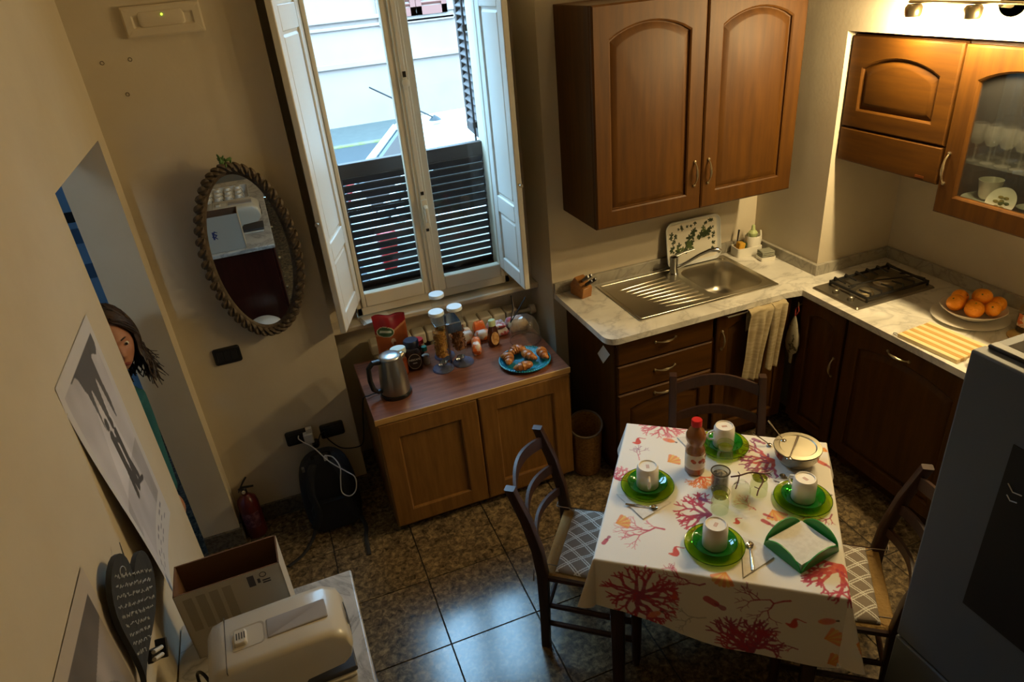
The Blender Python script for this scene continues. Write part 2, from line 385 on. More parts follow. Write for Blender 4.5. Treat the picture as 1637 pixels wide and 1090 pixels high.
hm = Matrix.Translation((-1, -FY, 0))
MB().box(-12, 16, FY, FY+.4, 0, 6.2, M=hm).build('wall', M_FAC, hb)
zp = PY(700, 140, FY).z
for z, hgt, d in ((PY(600, 98, FY).z, .10, .07), (PY(590, 40, FY).z, .06, .05), (PY(590, 27, FY).z, .07, .08)):
    MB().box(-12, 16, FY-d, FY+.05, z-hgt/2, z+hgt/2, M=hm).build('moulding', M_FAC, hb, bevel=.015)
a, b = PY(636, 26, FY), PY(714, 20, FY)
x0, x1, z0 = a.x-.25, b.x, (a.z+b.z)/2
MB().box(x0-.12, x1+.12, FY-.05, FY+.02, z0-.12, z0+1.9, M=hm).build('window_surround', M_FAC, hb, bevel=.01)
M_RED = P('dusty_red_shutter', '78483c', .7)
wd = (x1-x0)/2
for k in range(2):
    xa, xb = x0+k*wd+.005, x0+(k+1)*wd-.005
    lf = MB().box(xa, xa+.1, FY-.09, FY-.05, z0, z0+1.7, M=hm).box(xb-.1, xb, FY-.09, FY-.05, z0, z0+1.7, M=hm).box(xa, xb, FY-.09, FY-.05, z0, z0+.14, M=hm).box(xa, xb, FY-.09, FY-.05, z0+1.58, z0+1.7, M=hm).build('shutter', M_RED, hb)
    first = None
    for j in range(18):
        lo = Vector(((xa+xb)/2-1, -.065, z0+.18+j*.078))
        if first is None:
            first = MB().box(-(xb-xa)/2+.1, (xb-xa)/2-.1, -.03, .03, -.008, .008, M=Matrix.Rotation(R_(-45), 4, 'X')).build('slat', M_RED, lf); first.location = lo
        else: copy_part(first, lf, lo)
# parked car
M_CAR = P('white_car_paint', 'c9c9c6', .3, coat=.4); M_CGL = P('dark_car_glass', '20262a', .06, spec=.8); M_RUB = P('black_rubber', '161616', .6)
car = thing('parked_car', 'white hatchback car parked outside the window', 'car', (2.55, 2.2, -.02), math.pi)
def section(x, zlo, pts): return [(x, y, z) for y, z in pts]
def body_ring(x, hw, z0, z1, top):   # rounded car cross-section below the windows
    h = [(hw*.92, z0), (hw, z0+.12), (hw*1.0, (z0+z1)/2), (hw*.96, z1-.05), (hw*.90, z1), (top, z1+.015)]
    return [(x, y, z) for y, z in h]+[(x, -y, z) for y, z in reversed(h)]
st = [(-2.0, .55, .30, .55, .3), (-1.97, .70, .22, .68, .5), (-1.75, .80, .18, .78, .6), (-1.2, .84, .18, .90, .7), (-.9, .85, .18, .95, .7), (0, .85, .18, .97, .7), (1.0, .85, .18, .98, .7), (1.7, .83, .18, .97, .66), (1.88, .77, .20, .90, .55), (1.95, .66, .28, .72, .4)]
MB().loft([body_ring(*s_) for s_ in st], True, True).build('body', M_CAR, car, smooth=50)
def cab_ring(x, hw, z): 
    h = [(hw, z-.0)]; return [(x, hw, z), (x, hw*.8, z+.02), (x, -hw*.8, z+.02), (x, -hw, z)]
# glasshouse: base ring -> roof ring, roof separate
base = [(-1.0, .72, .93), (-1.0, -.72, .93), (1.78, -.68, .95), (1.86, -.55, .95), (1.86, .55, .95), (1.78, .68, .95)]
roofr = [(-.28, .56, 1.40), (-.28, -.56, 1.40), (1.38, -.54, 1.38), (1.46, -.45, 1.36), (1.46, .45, 1.36), (1.38, .54, 1.38)]
MB().loft([base, roofr], False, True).build('side_windows', M_CGL, car, smooth=20)
rr = MB(); rings = []
for ins, dz in ((0, -.02), (-.02, .0), (.03, .03), (.20, .065), (.42, .08)):
    rings.append([(x*(1)-(ins if x > 0 else -ins), y-(ins if y > 0 else -ins)*1.0, z+dz) for x, y, z in roofr])
rr.loft(rings, True, True).build('roof', M_CAR, car, smooth=60)
pil = MB()
for a_, b_ in ((0, 0), (1, 1), (2, 2), (5, 5), (3, 3), (4, 4)): pil.tube([base[a_], roofr[b_]], [.055, .04], 8)
for sg in (1, -1): pil.tube([(.35, sg*.735, .94), (.4, sg*.57, 1.40)], .04, 8)
pil.build('pillars', M_CAR, car)
wh = None
for x in (-1.3, 1.25):
    for y in (-.78, .78):
        if wh is None: wh = MB().lathe([(.0001, -.09), (.20, -.09), (.30, -.10), (.31, -.05), (.31, .05), (.30, .10), (.20, .09), (.0001, .09)], 28, M=T(0, 0, 0, rx=R_(90))).build('wheel', M_RUB, car, loc=(x, y, .31))
        else: copy_part(wh, car, (x, y, .31))
an = MB(); an.lathe([(.05, 0), (.03, .02), (.0001, .04)], 12, c=(1.25, 0, 1.455)); an.tube([(1.25, 0, 1.47), (1.70, 0, 1.75)], .006, 6)
an.build('antenna', M_RUB, car)
for sg in (1, -1): MB().box(1.80, 1.93, sg*.68-.09, sg*.68+.09, .62, .92).build('tail_lamp', P('red_lamp', 'a01818', .2), car, bevel=.03)
# ------------------------------------------------------------------ kitchen cabinets
M_CH = wood('cherry_wood', '523209', '402507', 3.0, (10, 10, .9), .5, 0, .22)
M_CHH = wood('cherry_wood_horizontal', '523209', '402507', 3.0, (.9, 10, 10), .5, 0, .22)
M_BRASS = P('antique_steel', 'b9ab8c', .28, .95)
M_INT = P('cabinet_inside', '6a4a30', .6)
M_MARB = marble('carrara_marble')
def outline(x0, x1, z0, z1, rise, d, y, n=10):
    a, b, c, e = x0+d, x1-d, z0+d, z1-d
    pts = [(a, y, c), (b, y, c)]
    for k in range(n+1):
        t = k/n; x = b+(a-b)*t
        pts.append((x, y, e-rise+rise*math.sin(math.pi*t)**.8 if rise else e))
    return pts
def door(parent, x, z, wd, h, t=.022, fr=.062, rise=0.05, mat=None, panel='raised', y=0.0, name='door', n=10):
    mat = mat or M_CH; M = Matrix.Translation((x, y, z))
    O = lambda ins, yy: [(px, yy, (h-ins if k > 1 else pz)) for k, (px, _, pz) in enumerate(outline(0, wd, 0, h, 0, ins, yy, n))]
    def outer(ins, yy):
        pts = outline(ins*0, wd, 0, h, 0, 0, yy, n)
        return [(min(max(px, ins), wd-ins), yy, min(max(pz, ins), h-ins)) for px, _, pz in pts]
    I = lambda ins, yy: outline(fr, wd-fr, fr, h-fr, rise, ins, yy, n)
    if panel == 'slab':
        d = MB().loft([outer(0, 0), outer(0, -t+.005), outer(.006, -t)], True, True, M=M).build(name, mat, parent, smooth=25)
        return d
    d = MB().loft([outer(0, 0), outer(0, -t+.006), outer(.007, -t), I(0, -t), I(.006, -t+.004), I(.008, -t+.012), I(.008, 0), outer(0, 0)], M=M).build(name, mat, parent, smooth=22)
    if panel == 'raised':
        MB().loft([I(.006, -.004), I(.006, -t+.013), I(.012, -t+.014), I(.034, -t+.004), I(.040, -t+.003)], True, True, M=M).build('panel', mat, d, smooth=15)
    elif panel == 'glass':
        MB().loft([I(.004, -.010), I(.004, -.006)], True, True, M=M).build('pane', glass('cabinet_glass', (.80, .80, .78), haze=.015), d)
    elif panel == 'flat':
        MB().loft([I(.004, -.004), I(.004, -t+.012)], True, True, M=M).build('panel', mat, d, smooth=15)
    return d
HAND = {}
def handle(parent, x, z, y, L=.11, vertical=True, mat=None):
    m = MB(); n = 13; path = []; rad = []
    for k in range(n):
        t = k/(n-1); s = (t-.5)*L; out = .024*(1-abs(2*t-1)**3); rad.append(.0035+.0035*max(0, 1-abs(2*t-1)*1.6))
        path.append((0, -out, s) if vertical else (s, -out, 0))
    m.tube(path, rad, 8)
    for s in (-L/2, L/2):
        c = (0, 0, s) if vertical else (s, 0, 0)
        m.lathe([(.0001, -.008), (.007, -.006), (.007, 0), (.0001, 0)], 10, M=T(*c, rx=R_(-90)))
        m.ell((c[0], -.004, c[2]), (.006, .005, .006), 8, 6)
    return m.build('handle', mat or M_BRASS, parent, loc=(x, y, z))
YFR = -.545     # front of the sink run carcasses
# upper cabinet over the sink
uc = thing('wall_cabinet', 'large two-door cherry wall cabinet above the sink', 'cabinet', (1.35, 0, 1.318))
MB().box(0, 1.072, -.345, 0, 0, .93).build('carcass', M_CH, uc, bevel=.002)
d1 = door(uc, .002, 0, .545, .93, fr=.075, rise=.055, y=-.345); handle(d1, .545-.035, .175, -.345-.022)
d2 = door(uc, .552, 0, .518, .93, fr=.075, rise=.055, y=-.345); handle(d2, .552+.033, .175, -.345-.022)
# drawer unit
du = thing('drawer_cabinet', 'cherry base cabinet with three drawers beside the wicker basket', 'cabinet', (1.335, 0, 0))
MB().box(0, .545, YFR+.005, -.003, .10, .848).box(.02, .53, YFR+.05, -.05, 0, .10).build('carcass', M_CH, du, bevel=.002)
zz = [(.700, .843), (.537, .693), (.105, .530)]
for k, (a, b) in enumerate(zz):
    if k < 2: dr = door(du, .008, a, .530, b-a, panel='slab', mat=M_CHH, y=YFR+.005, name='drawer')
    else: dr = door(du, .008, a, .530, b-a, fr=.06, rise=.03, mat=M_CHH, y=YFR+.005, name='drawer')
    handle(dr, .265, (a+b)/2+.01 if k < 2 else b-.035, YFR-.017, .11, False)
# sink unit
su = thing('sink_cabinet', 'cherry base cabinet with one door under the sink', 'cabinet', (1.885, 0, 0))
MB().box(0, .47, YFR+.005, -.003, .10, .70).box(0, .015, YFR+.005, -.003, .70, .848).box(.455, .47, YFR+.005, -.003, .70, .848).box(0, .47, YFR+.005, YFR+.03, .70, .848).box(.02, .45, YFR+.05, -.05, 0, .10).build('carcass', M_CH, su, bevel=.002)
d = door(su, .012, .105, .445, .735, fr=.06, rise=.04, y=YFR+.005); handle(d, .040, .69-.005, YFR-.017, .10)
# right run: corner unit + wide unit, facing -x
XFR = 2.375
cu = thing('corner_cabinet', 'narrow cherry corner cabinet below the gas hob', 'cabinet', (XFR, -.565, 0), R_(-90))
MB().box(.0, .335, .005, .60, .10, .848).box(0, .335, .06, .55, 0, .10).build('carcass', M_CH, cu, bevel=.002)
d = door(cu, .045, .105, .285, .735, fr=.055, rise=.03, y=.005); handle(d, .285+.012, .56, -.017, .10)
wc_ = thing('base_cabinet', 'wide cherry cabinet under the worktop beside the fridge', 'cabinet', (XFR, -.905, 0), R_(-90))
MB().box(0, .66, .005, .60, .10, .848).box(0, .66, .06, .55, 0, .10).build('carcass', M_CH, wc_, bevel=.002)
d = door(wc_, .008, .105, .645, .735, fr=.07, rise=.04, y=.005); handle(d, .30, .795, -.017, .11, False)
ec = thing('end_cabinet', 'cherry cabinet at the worktop end behind the fridge', 'cabinet', (XFR, -1.57, 0), R_(-90))
MB().box(0, .50, .005, .60, .10, .848).box(0, .50, .06, .55, 0, .10).build('carcass', M_CH, ec, bevel=.002)
d = door(ec, .008, .105, .485, .735, fr=.06, rise=.04, y=.005); handle(d, .05, .62, -.017, .10)
# hood cabinet + glass cabinet in the alcove
XC = 2.575
hc = thing('hood_cabinet', 'small cherry cabinet with arched panel and pull-out hood strip', 'cabinet', (XC, -.505, 1.475), R_(-90))
MB().box(0, .548, 0, .36, 0, .545).build('carcass', M_CH, hc, bevel=.002)
door(hc, .003, .155, .545, .385, fr=.075, rise=.05, y=0, mat=M_CHH)
hs = door(hc, .003, 0, .545, .150, panel='slab', mat=M_CHH, y=0, name='hood_front')
MB().box(.445, .487, -.024, -.021, .012, .022).build('badge', P('copper_badge', '9a5a30', .3, .8), hs)
MB().box(.03, .52, .03, .33, -.012, 0).build('hood_grille', P('steel_grille', '5a5852', .4, .9), hc)
gc = thing('glass_cabinet', 'cherry wall cabinet with a glazed arched door and glassware', 'cabinet', (XC, -1.060, 1.367), R_(-90))
GW, GH = .50, .645
m = MB().box(0, .016, 0, .36, 0, GH).box(GW-.016, GW, 0, .36, 0, GH).box(0, GW, .345, .36, 0, GH).box(0, GW, 0, .36, 0, .016).box(0, GW, 0, .36, GH-.016, GH)
m.build('carcass', M_CH, gc, bevel=.002)
MB().box(.018, GW-.018, .03, .343, .205, .211).build('shelf', glass('shelf_glass', (.85, .92, .90), haze=.06), gc)
dg_ = door(gc, .003, 0, GW-.006, GH, t=.024, fr=.075, rise=.045, panel='glass', y=0); handle(dg_, .03, .185, -.024, .12)
MB().box(.002, GW+.05, .0, .33, GH, GH+.012, M=Matrix.Identity(4)).build('top_board', P('cabinet_top', '3a2a1c', .6), gc)
# ------------------------------------------------------------------ worktop
wt = thing('worktop', 'pale marble L-shaped worktop with rounded corner and upstand', 'worktop', (1.27, 0, .85))
wtm = Matrix.Translation((-1.27, 0, -.85))
ZT = .88
poly = [(2.345, -2.06), (2.992, -2.06), (2.992, -.503), (2.527, -.503), (2.527, -.003), (1.27, -.003)]
poly += [(1.27+.06*(1-math.cos(R_(a))), -.55-.06*math.sin(R_(a))) for a in range(0, 91, 15)]
poly += [(2.27, -.606)] + [(2.345-.05*(1-math.sin(R_(a)))*1.0-.0, -.61-.05*(1-math.cos(R_(a)))+.004) for a in range(0, 0)] + [(2.345, -.62)]
def inpoly_hole(poly, holes, z0, z1, name, mat, parent, M):
    bm = bmesh.new()
    def loop(pts):
        vs = [bm.verts.new((x, y, z1)) for x, y in pts]
        return [bm.edges.new((vs[i], vs[(i+1) % len(vs)])) for i in range(len(vs))]
    ed = loop(poly)
    for h in holes: ed += loop(h)
    bmesh.ops.triangle_fill(bm, use_beauty=True, use_dissolve=False, edges=ed)
    r = bmesh.ops.extrude_face_region(bm, geom=bm.faces[:])
    for v in r['geom']:
        if isinstance(v, bmesh.types.BMVert): v.co.z = z0
    bmesh.ops.recalc_face_normals(bm, faces=bm.faces); bm.transform(M)
    me = bpy.data.meshes.new(name); bm.to_mesh(me); bm.free(); me.materials.append(mat)
    me.shade_smooth(); me.set_sharp_from_angle(angle=R_(35))
    o = bpy.data.objects.new(name, me); COL.objects.link(o); o.parent = parent; return o
SX0, SX1, SY0, SY1 = 1.492, 2.292, -.512, -.045      # sink outline
BX0, BX1, BY0, BY1 = 1.945, 2.262, -.465, -.105      # bowl
inpoly_hole(poly, [rrect(BX0-.01, BX1+.01, BY0-.01, BY1+.01, .07)], .85, ZT, 'slab', M_MARB, wt, wtm)
M_UP = marble('grey_marble', 'a8a294', '6f6c66', 5)
us = MB().box(1.27, 2.507, -.022, -.001, ZT, ZT+.058, M=wtm).box(2.508, 2.529, -.501, -.022, ZT, ZT+.058, M=wtm).box(2.508, 2.992, -.522, -.501, ZT, ZT+.058, M=wtm).box(2.972, 2.993, -2.06, -.522, ZT, ZT+.058, M=wtm)
us.build('upstand', M_UP, wt, bevel=.002)
# ------------------------------------------------------------------ sink
M_SS = P('brushed_steel', 'c4beb0', .3, 1.0)
sk = thing('kitchen_sink', 'stainless steel sink with bowl and ribbed draining board', 'sink', (SX0, SY0, ZT))
skm = Matrix.Translation((-SX0, -SY0, -ZT))
bowl_o = rrect(BX0, BX1, BY0, BY1, .075)
plate = inpoly_hole(rrect(SX0, SX1, SY0, SY1, .008), [bowl_o], ZT+.0005, ZT+.005, 'rim', M_SS, sk, skm)
b = MB(); rings = []
cx, cy = (BX0+BX1)/2, (BY0+BY1)/2
for sc_, dz in ((1, .005), (.985, -.004), (.96, -.06), (.93, -.13), (.86, -.155), (.70, -.163), (.15, -.167)):
    rings.append([(cx+(x-cx)*sc_, cy+(y-cy)*sc_, ZT+dz) for x, y in bowl_o])
b.loft(rings, False, True, M=skm).build('bowl', M_SS, sk, smooth=60)
MB().lathe([(.0001, .003), (.022, .003), (.038, .001), (.040, -.002)], 24, c=(cx, cy, ZT-.163), M=skm).build('drain', P('drain_steel', '6a675f', .35, 1), sk)
MB().lathe([(.013, 0), (.013, .004), (.0001, .006)], 16, c=(2.255, -.085, ZT+.005), M=skm).build('overflow_knob', M_SS, sk)
# raised border and ribs
rb = MB()
for (p_, q_) in (((SX0+.02, SY0+.02), (SX1-.02, SY0+.02)), ((SX0+.02, SY1-.02), (SX1-.02, SY1-.02)), ((SX0+.02, SY0+.02), (SX0+.02, SY1-.02)), ((SX1-.02, SY0+.02), (SX1-.02, SY1-.02))):
    rb.tube([(p_[0], p_[1], ZT+.004), (q_[0], q_[1], ZT+.004)], .006, 8, M=skm, flat=.5)
rb.build('raised_border', M_SS, sk)
for k in range(9):
    y = SY1-.10-k*.038
    xs = SX0+.075+.012*k; xe = (BX0-.030 - .020*math.sin(math.pi*(k)/9.)) if k > 1 else 1.855
    MB().tube([(xs, y+.004*(k-4), ZT+.0035), (xs+.05, y+.003*(k-4), ZT+.0065), ((xs+xe)/2, y+.001*(k-4), ZT+.0075), (xe, y-.002*(k-4), ZT+.007), (xe+.012, y-.002*(k-4), ZT+.003)], [.003, .008, .0095, .008, .002], 10, M=skm, flat=.45).build('rib', M_SS, sk)
# tap
M_CHR = P('chrome', 'c4c8cc', .14, 1.0)
tp = PZ(1077, 438, ZT+.005)
tap = thing('kitchen_tap', 'chrome mixer tap with long swivel spout', 'tap', (tp.x, tp.y, ZT+.0054))
MB().lathe([(.026, 0), (.026, .006), (.022, .010), (.021, .075), (.023, .085), (.022, .098), (.012, .106), (.0001, .107)], 24).build('body', M_CHR, tap)
MB().tube([(.005, 0, .101), (.05, -.004, .112), (.115, -.012, .122)], [.010, .008, .006], 10, flat=.6).build('lever', M_CHR, tap)
MB().tube([(.015, -.006, .035), (.06, -.03, .062), (.12, -.06, .105), (.165, -.08, .125), (.20, -.095, .128), (.213, -.10, .118)], [.011, .010, .010, .011, .013, .013], 12).build('spout', M_CHR, tap)
# ------------------------------------------------------------------ things on the sink side
kb = thing('knife_block', 'small slanted wooden knife block at the worktop end', 'knife block', (1.385, -.098, ZT+.0006), R_(12))
prof = [(-.055, 0), (.045, 0), (.055, .055), (-.015, .105), (-.055, .055)]
m = MB(); m.prism([(y*-1, z) for y, z in prof][::-1], -.030, .030, M=Matrix(((0, 0, 1, 0), (1, 0, 0, 0), (0, 1, 0, 0), (0, 0, 0, 1))))
m.build('block', wood('beech_block', 'a8743c', '8f5c2a', 4, (3, 12, 12)), kb, bevel=.003)
kn = None
M_KN = P('knife_steel_handle', '6b6a66', .35, .4); M_KB = P('black_handle', '1c1a19', .4)
for k, (dx, dy, dz, mt, lab) in enumerate(((-.018, -.012, .080, M_KN, 'grey-handled knife in the wooden block, beside the wall'), (.002, -.008, .082, M_KN, 'grey-handled knife in the middle slot of the block'), (-.012, -.038, .065, M_KB, 'black-handled knife leaning out of the wooden block'), (.012, -.034, .068, M_KB, 'black-handled knife in the block slot facing the sink'))):
    kn = thing('kitchen_knife', lab, 'knife', (1.385+dx+.01, -.098+dy, ZT+dz), R_(12), 'knives in the wooden block')
    Mk = Matrix.Rotation(R_(52), 4, 'X')
    m = MB().box(-.0065, .0065, -.008, .008, .024, .084, M=Mk); m.build('handle', mt, kn, bevel=.003)
    MB().box(-.001, .001, -.007, .007, -.02, .0245, M=Mk).build('blade', M_CHR, kn)
# leafy tray leaning on the wall
tr = thing('leaf_tray', 'white melamine tray printed with green ivy leaves, leaning behind the tap', 'tray', (2.09, -.055, ZT+.004), 0)
TW, TH = .345, .255
n1, n2 = 150, 112
gx, gz = np.meshgrid(np.linspace(-TW/2, TW/2, n1), np.linspace(0, TH, n2), indexing='ij')
edge = np.minimum(np.minimum(gx+TW/2, TW/2-gx), np.minimum(gz, TH-gz))
lip = np.clip(1-edge/.022, 0, 1)**2*.018
Xc = np.stack([gx, -lip, gz], -1)
r_ = .045   # round the corners
for sx in (-1, 1):
    for sz, zc in ((-1, r_), (1, TH-r_)):
        ccx = sx*(TW/2-r_); msk = ((gx-ccx)*sx > 0) & ((gz-zc)*sz > 0)
        dx, dz = (gx-ccx), (gz-zc); mx_ = np.maximum(np.abs(dx), np.abs(dz)); ln = np.hypot(dx, dz)+1e-9
        s_ = np.where(msk, mx_/ln, 1); Xc[..., 0] = np.where(msk, ccx+dx*s_, Xc[..., 0]); Xc[..., 2] = np.where(msk, zc+dz*s_, Xc[..., 2])
Mt = np.array(Matrix.Rotation(R_(-8), 3, 'X')); Xc = Xc @ Mt.T
Xc[..., 1] -= 0.0
M_TRAY = P('printed_melamine', 'e8e2d2', .3, attr='print')
to = gridmesh('board', Xc, M_TRAY, tr); sd = to.modifiers.new('s', 'SOLIDIFY'); sd.thickness = .004; sd.offset = 1
rng = np.random.RandomState(5)
colr = np.tile(np.array(lin('e6dfcd')), (n1*n2, 1)); px, pz = gx.ravel(), gz.ravel()
def leaf(cx, cz, s, a, c):
    dx, dz = px-cx, pz-cz; u = dx*math.cos(a)+dz*math.sin(a); v = -dx*math.sin(a)+dz*math.cos(a)
    th = np.arctan2(v, u); rr_ = np.hypot(u, v); lim = s*(.42+.58*np.abs(np.cos(2.5*th))**1.2)*(.7+.3*np.cos(th))
    colr[rr_ < lim] = c
g1, g2 = np.array(lin('2c3a1c')), np.array(lin('4a5a2c'))
for k in range(30):
    t = k/30; leaf(-.09+.19*t+rng.normal(0, .018), .085+.09*t+rng.normal(0, .022), rng.uniform(.018, .028), rng.uniform(0, 6.3), g1 if k % 3 else g2)
for k in range(22): leaf(rng.choice([-1, 1])*rng.uniform(.10, .14), rng.uniform(.03, .23), rng.uniform(.010, .019), rng.uniform(0, 6.3), g1)
for k in range(10): leaf(rng.uniform(-.13, .13), rng.uniform(.205, .235), rng.uniform(.010, .017), rng.uniform(0, 6.3), g1)
colr[edge.ravel() < .016] = lin('dfe0dc')
paint(to, colr)
# sink caddy with sponge, brush and soap
sc0 = PZ(1205, 398, ZT)
M_CER = P('white_ceramic', 'e2ded2', .25)
cdy = thing('sink_caddy', 'white ceramic sink caddy with low tray and round holder', 'caddy', (2.412, -.088, ZT+.0006), R_(-8))
m = MB().loft([[(x, y, z) for x, y in rrect(-.075, .075, -.045, .045, .015)] for z in (0, .05)]+[[(x, y, z) for x, y in rrect(-.069, .069, -.039, .039, .012)] for z in (.05, .008)], True, True)
m.build('low_tray', M_CER, cdy, smooth=40)
MB().loft([[(.035+x*s_, y*s_+.002, z) for x, y in rrect(-.040, .040, -.042, .042, .035)] for s_, z in ((1, .006), (1, .095), (.93, .105), (.86, .10), (.84, .02))], True, True).build('cup', M_CER, cdy, smooth=50)
MB().tube([(.078, 0, .03), (.085, 0, .08), (.080, 0, .125)], .006, 8).build('prong', M_CER, cdy)
sp = thing('sponge', 'orange yellow kitchen sponge standing in the ceramic caddy', 'sponge', (2.371, -.082, ZT+.0125), R_(-8))
MB().box(-.018, .018, -.022, .022, 0, .062, M=Matrix.Rotation(R_(8), 4, 'Y')).build('foam', P('orange_foam', 'e6b03e', .9, bump=(220, .5)), sp, bevel=.006)
MB().box(.0182, .024, -.022, .022, 0, .062, M=Matrix.Rotation(R_(8), 4, 'Y')).build('scouring_layer', P('scour', '3d5a30', .9, bump=(300, .6)), sp, bevel=.003)
bs = thing('dish_brush', 'pale green dish brush upright in the caddy cup', 'brush', (2.447, -.091, ZT+.085))
MB().lathe([(.012, 0), (.024, .015), (.026, .035), (.012, .05), (.009, .075), (.0001, .082)], 14).build('brush', P('pale_green_plastic', 'b7c48a', .4), bs)
db = thing('scrubbing_brush', 'dark handled brush standing behind the caddy sponge', 'brush', (2.374, -.0515, ZT+.0105))
MB().tube([(0, 0, 0), (.004, 0, .07), (.010, 0, .125)], [.003, .004, .0055], 8).build('handle', M_KB, db)
ds = thing('soap_dish', 'square white soap dish beside the sink caddy', 'dish', (2.452, -.205, ZT+.0006), R_(-12))
MB().loft([[(x, y, z) for x, y in rrect(-.042*s_, .042*s_, -.036*s_, .036*s_, .006)] for s_, z in ((.95, 0), (1, .022), (.88, .022), (.86, .010))], True, True).build('dish', M_CER, ds, smooth=40)
pd = thing('scouring_pad', 'folded grey scouring cloth on the soap dish', 'scouring pad', (2.452, -.205, ZT+.0235), R_(-8))
m = MB()
for k in range(3): m.tube([(-.036+.003*k, -.028, .006+.010*k), (-.034, .0, .006+.011*k), (-.036, .028, .005+.010*k)], .004, 6); m.box(-.038, .036, -.030, .030, .001+.010*k, .008+.010*k)
m.build('cloth', P('grey_pad', '9a9a88', .9, bump=(200, .6)), pd, bevel=.003)
# towel rail and towels
tl = thing('towel_rail', 'thin chrome towel rail hooked over the sink door', 'towel rail', (1.912, -.57, .845))
MB().tube([(0, .004, -.002), (0, -.03, -.004), (0, -.045, -.005), (.32, -.045, -.005), (.34, -.045, -.005), (.34, .004, -.002)], .0045, 8).build('bar', M_CHR, tl)
def towel(name, label, x0, x1, top, l1, l2, seed, mat, ybar=-.615, fold=.012, skew=0):
    t = thing(name, label, 'towel', ((x0+x1)/2, ybar, top))
    n, m_ = 36, 60; w2 = (x1-x0)/2; X = np.zeros((n, m_, 3)); rs = np.random.RandomState(seed); ph = rs.uniform(0, 6, 3)
    L_ = l1+l2
    for i in range(n):
        u = i/(n-1)
        for j in range(m_):
            s_ = j/(m_-1)*L_-l2     # negative: behind the bar
            wv = fold*(math.sin(u*9+ph[0])+.6*math.sin(u*17+ph[1]))*min(1, abs(s_)/.08)
            side = -1 if s_ > 0 else 1
            xx = (u-.5)*2*w2*(1-.25*min(1, abs(s_)/.25)*(1 if s_ > 0 else .6))+skew*max(s_, 0)
            if abs(s_) < .012: X[i, j] = (xx, -math.sin(s_/.012*math.pi/2)*.008, .006*math.cos(s_/.012*math.pi/2))
            else: X[i, j] = (xx, side*.009-(wv+fold*1.2 if s_ > 0 else -abs(wv)*.3), -(abs(s_)-.012)-.01*math.sin(u*7+ph[2]))
    o = gridmesh('cloth', X, mat, t); d = o.modifiers.new('s', 'SOLIDIFY'); d.thickness = .003; return t
M_TW = P('woven_towel', 'c9b893', .95, noise=(9, 'b5a27c', (1, 1, 8), .4, .6), bump=(220, .7, (1, 1, 6)))
towel('tea_towel', 'cream woven tea towel hanging long over the rail', 2.03, 2.165, .8415, .40, .12, 3, M_TW, skew=-.10)
towel('hand_towel', 'cream hand towel with stitched border at the rail end', 2.168, 2.252, .8415, .37, .10, 8, M_TW, fold=.008, skew=-.07)
# bag dispenser hanging on the corner cabinet
bg = thing('bag_holder', 'floral cloth carrier-bag holder hanging from a hook', 'bag holder', (2.322, -.615, .80))
m = MB(); rings = []
for z, r1 in ((-.06, .004), (-.10, .018), (-.16, .034), (-.21, .038), (-.25, .032), (-.275, .012), (-.29, .010), (-.33, .009), (-.335, .001)):
    rings.append([(r1*.55*math.cos(2*math.pi*k/20), r1*1.25*math.sin(2*math.pi*k/20)*(1+.15*math.sin(5*k)), z) for k in range(20)])
m.loft(rings, True, True).build('bag', P('floral_cloth', 'b5ac90', .9, noise=(38, '4f4a34', (1, 1, 1), .56, .62)), bg, smooth=60)
MB().tube([(0, 0, -.06), (.008, .01, -.03), (.014, 0, 0), (.008, -.012, -.03), (0, 0, -.06)], .0025, 6).build('loop', P('red_cord', '8a2a22', .8), bg)
MB().tube([(.0345, 0, .0), (.02, 0, .0), (.012, 0, -.012), (.012, 0, .012)], .004, 8).build('hook', M_BRASS, bg)
nt = thing('paper_note', 'small white paper note stuck diagonally on the drawer cabinet side', 'note', (1.3345, -.438, .708))
c = [PX(955, 565, 1.333), PX(964, 581, 1.333), PX(974.5, 567, 1.333), PX(964, 552, 1.333)]
m = MB(); m.add([(-.0, p.y+.438, p.z-.708) for p in c]+[(-.0012, p.y+.438, p.z-.708) for p in c], [(0, 1, 2, 3), (7, 6, 5, 4)]+[(i, (i+1) % 4, 4+(i+1) % 4, 4+i) for i in range(4)])
m.build('note', P('note_paper', 'd8dde0', .8), nt, smooth=0)
# ------------------------------------------------------------------ gas hob
hob = thing('gas_hob', 'two-burner steel gas hob with black cast iron grate', 'hob', (2.395, -.915, ZT+.0006))
HW, HD = .475, .29    # x, y
hm_ = P('hob_steel', '8f887a', .38, .9); M_IRON = P('cast_iron', '14120f', .55)
MB().loft([[(x, y, z) for x, y in rrect(0+i, HW-i, 0+i, HD-i, .008)] for i, z in ((0, 0), (0, .004), (.006, .010), (.02, .008))], True, True).build('plate', hm_, hob, smooth=30)
for cx, cy, r in ((.155, .11, .032), (.315, .15, .042)):
    MB().lathe([(r*1.25, .007), (r*1.2, .016), (r*.95, .018), (r*.9, .026), (r*.6, .030), (.0001, .031)], 24, c=(cx, cy, 0)).build('burner', P('burner_steel', 'd0c4a8', .38, 1), hob)
for cx, cy in ((.045, .18), (.045, .085)):
    MB().lathe([(.017, .008), (.015, .026), (.011, .029), (.0001, .029)], 18, c=(cx, cy, 0)).build('knob', P('knob_steel', '8d877a', .3, .9), hob)
gr = MB()
x0, x1, y0, y1, zg = .085, .455, .030, .262, .040
for p_, q_ in (((x0, y0), (x1, y0)), ((x1, y0), (x1, y1)), ((x1, y1), (x0, y1)), ((x0, y1), (x0, y0))): gr.tube([(p_[0], p_[1], .028), (q_[0], q_[1], .028)], .0065, 6)
for x in (x0, x1):
    for y in (y0, y1): gr.tube([(x, y, .008), (x, y, .034)], .006, 6)
